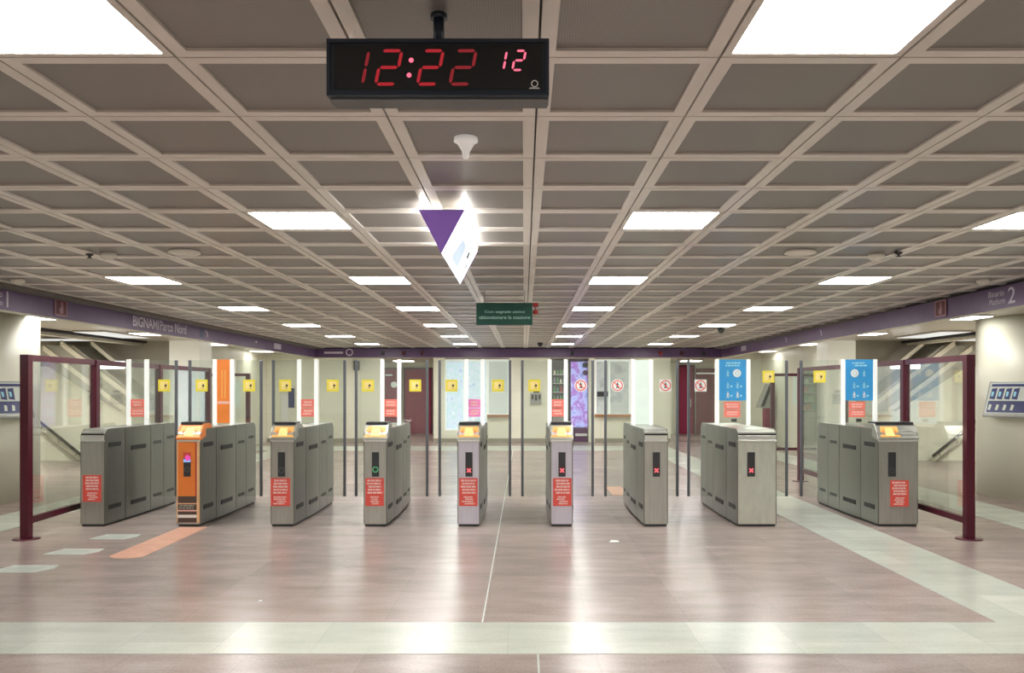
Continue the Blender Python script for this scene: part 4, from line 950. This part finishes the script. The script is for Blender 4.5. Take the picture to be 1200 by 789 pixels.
# side wall posters (far right)
p = MB(); p.box((7.07, 21.2, wz(475, 21.8)), (7.10, 22.2, wz(440, 21.8)), 'mint', 0.005); tag(p.build('wall_poster'), 'pale green poster on the far right side wall', 'poster')
p = MB(); p.box((-7.70, 21.6, wz(478, 22)), (-7.67, 22.8, wz(446, 22)), 'mint', 0.005); tag(p.build('wall_poster'), 'pale green poster on the far left side wall', 'poster')

# kiosk: shelves with goods, violet lit banner
Zk = 25.75
t = thing('vending_machine', (wx(655, Zk), Zk, 0.0), 'dark vending cabinet with shelves of goods in the back doorway', 'vending machine')
x0, x1 = wx(646.5, Zk), wx(664.5, Zk); zt = wz(424, Zk)
p = MB(); p.box((x0, Zk + 0.1, 0.0), (x1, Zk + 0.6, zt), 'dark', 0.01); p.box((x0, Zk, 0), (x0 + 0.03, Zk + 0.1, zt), 'dark'); p.box((x1 - 0.03, Zk, 0), (x1, Zk + 0.1, zt), 'dark'); p.box((x0 + 0.03, Zk, 0), (x1 - 0.03, Zk + 0.1, 0.9), 'boxgrey'); p.box((x0 + 0.03, Zk, zt - 0.12), (x1 - 0.03, Zk + 0.1, zt), 'dark'); p.build('cabinet', t)
rk = random.Random(2)
for r_ in range(5):
    zs = 0.95 + r_ * 0.27
    p = MB(); p.box((x0 + 0.03, Zk + 0.005, zs), (x1 - 0.03, Zk + 0.1, zs + 0.015), 'steel_lt'); p.build('shelf', t)
for r_ in range(5):
    zs = 0.95 + r_ * 0.27
    for k in range(4):
        xx = x0 + 0.06 + k * 0.095; hh = 0.12 + 0.08 * rk.random(); gm = rk.choice(GOODS)
        p = MB(); p.lathe((xx + 0.03, Zk + 0.05, zs + 0.0155), [(0.030, 0), (0.032, hh * 0.65), (0.016, hh * 0.85), (0.014, hh)], gm, 12)
        tag(p.build('bottle', None, (xx + 0.03, Zk + 0.05, zs + 0.0155)), 'small bottle standing on a shelf of the dark vending cabinet at the back', 'bottle', 'bottles in the vending cabinet')
t = thing('advertising_banner', (wx(679, Zk), Zk, 0.0), 'violet and blue glowing banner with dark purple foot in the back doorway', 'banner')
p = MB(); p.box((wx(669, Zk), Zk, wz(501, Zk)), (wx(688.5, Zk), Zk + 0.08, wz(424, Zk)), 'banner', 0.005); p.build('light_box', t)
p = MB(); p.box((wx(673, Zk), Zk - 0.1, 0.0), (wx(688, Zk), Zk + 0.2, wz(501.5, Zk)), 'lilac', 0.01); p.box((wx(674, Zk), Zk - 0.108, wz(511, Zk)), (wx(688, Zk), Zk - 0.1, wz(508, Zk)), 'white'); p.build('foot', t)
p = MB(); p.disc((wx(686, Zk), Zk - 0.006, wz(437, Zk)), 0.09, 'lilac', 6); p.disc((wx(686, Zk), Zk - 0.006, wz(428, Zk)), 0.10, 'clock', 5); p.build('printed_shapes', t)
# flat office fittings in window 3
p = MB(); p.box((wx(700, 25.2), 25.27, wz(465, 25.2)), (wx(713, 25.2), 25.30, wz(459, 25.2)), 'dark'); tag(p.build('window_label'), 'dark rectangular label across the office window right of the kiosk', 'label')

# ================================================================ FLOOR MARKERS
for (pxa, pxb, py, lab) in ((110, 160, 629.5, 'nearest the orange gate'), (58, 116, 647, 'middle of the three'), (-4, 62, 667, 'nearest the camera')):
    Z = 1.6 * F / (py - VY); x0, x1 = wx(pxa + 1, Z), wx(pxb, Z); hz = 0.15
    p = MB(); p.prism([(x0, Z - hz, 0.0), (x1 - 0.08, Z - hz, 0.0), (x1, Z, 0.0), (x1 - 0.02, Z + hz, 0.0), (x0 + 0.06, Z + hz, 0.0)], (0, 0, 0.004), 'tactile')
    for q in (-0.08, -0.02, 0.04): p.box((x0 + 0.06, Z + q, 0.0042), (x1 - 0.1, Z + q + 0.025, 0.0048), 'markerline')
    tag(p.build('floor_marker', None, ((x0 + x1) / 2, Z, 0)), 'pale green rectangular floor sticker left of the gates, %s' % lab, 'floor sticker', 'pale floor stickers by the left screen')
pts = [(-3.97, 9.75), (-3.66, 9.75), (-3.63, 8.15)]
for k in range(7):
    a = PI * k / 6; pts.append((-3.795 + 0.165 * math.cos(a), 8.08 - 0.12 * math.sin(a)))
pts.append((-3.96, 8.15))
p = MB(); p.prism([(x, y, 0.0) for x, y in pts], (0, 0, 0.004), 'peachfloor'); tag(p.build('floor_strip', None, (-3.8, 8.9, 0)), 'long peach coloured floor strip leading to the orange gate', 'floor sticker')
Z = 1.6 * F / 179.0; x = wx(719, Z)
p = MB(); p.prism([(x - 0.05, Z - 0.05, 0.0), (x + 0.06, Z - 0.03, 0.0), (x + 0.05, Z + 0.06, 0), (x - 0.02, Z + 0.08, 0)], (0, 0, 0.003), 'paper'); tag(p.build('paper_scrap', None, (x, Z, 0)), 'small white scrap of paper on the floor in front of the right gates', 'paper')
Z = 1.6 * F / 248.5; x = wx(305, Z)
p = MB(); p.prism([(x - 0.012, Z - 0.015, 0.0), (x + 0.014, Z - 0.012, 0.0), (x + 0.012, Z + 0.015, 0), (x - 0.012, Z + 0.012, 0)], (0, 0, 0.003), 'paper'); tag(p.build('paper_scrap', None, (x, Z, 0)), 'tiny white speck of paper on the floor at left of centre', 'paper')
p = MB(); p.box((wx(714, 13.2), 12.7, 0.0), (wx(733, 13.2), 13.8, 0.004), 'peachfloor'); tag(p.build('floor_strip', None, (wx(723, 13.2), 13.2, 0)), 'short peach floor strip behind the gates right of centre', 'floor sticker')

# ================================================================ LIGHTS, CAMERA, WORLD
def area(x, y, z, sx, sy, power, col=(1, 0.985, 0.95)):
    l = bpy.data.lights.new('unseen_hall_lamp', 'AREA'); l.shape = 'RECTANGLE'; l.size = sx; l.size_y = sy; l.energy = power; l.color = col
    o = bpy.data.objects.new('unseen_hall_lamp', l); COL.objects.link(o); o.location = (x, y, z)
for y in (-0.61, -4.01):      # unseen ceiling lights behind the camera, added to fill the hall
    for x in LX: area(x, y, CEIL - 0.005, 0.6, 0.6, 15)
for sx in (-1, 1):            # unseen lamps added to brighten the side halls
    for y in (1.5, 5.5, 9.0): area(sx * 7.3, y, SOFF - 0.01, 0.6, 0.6, 18)
    area(sx * 9.6, 15.5, SOFF - 0.05, 0.8, 0.8, 60)
wd_ = bpy.data.worlds.new('World'); scene.world = wd_; wd_.use_nodes = True
wd_.node_tree.nodes['Background'].inputs[0].default_value = (0.9, 0.9, 0.85, 1); wd_.node_tree.nodes['Background'].inputs[1].default_value = 0.3
cam = bpy.data.cameras.new('camera'); co = bpy.data.objects.new('camera', cam); COL.objects.link(co)
co.location = (0, 0, CH); co.rotation_euler = (PI / 2, 0, 0)
cam.sensor_fit = 'HORIZONTAL'; cam.sensor_width = 36.0; cam.lens = 36.0 * F / 1200.0
cam.shift_x = -(VX - 600.0) / 1200.0; cam.shift_y = (VY - 394.5) / 1200.0
cam.clip_start = 0.05; cam.clip_end = 200
scene.camera = co
scene.view_settings.view_transform = 'Standard'; scene.view_settings.look = 'None'
scene.view_settings.exposure = 1.42
scene.cycles.transparent_max_bounces = 32
scene.cycles.sample_clamp_indirect = 6.0
for o in bpy.data.objects:
    if '_org' in o: del o['_org']
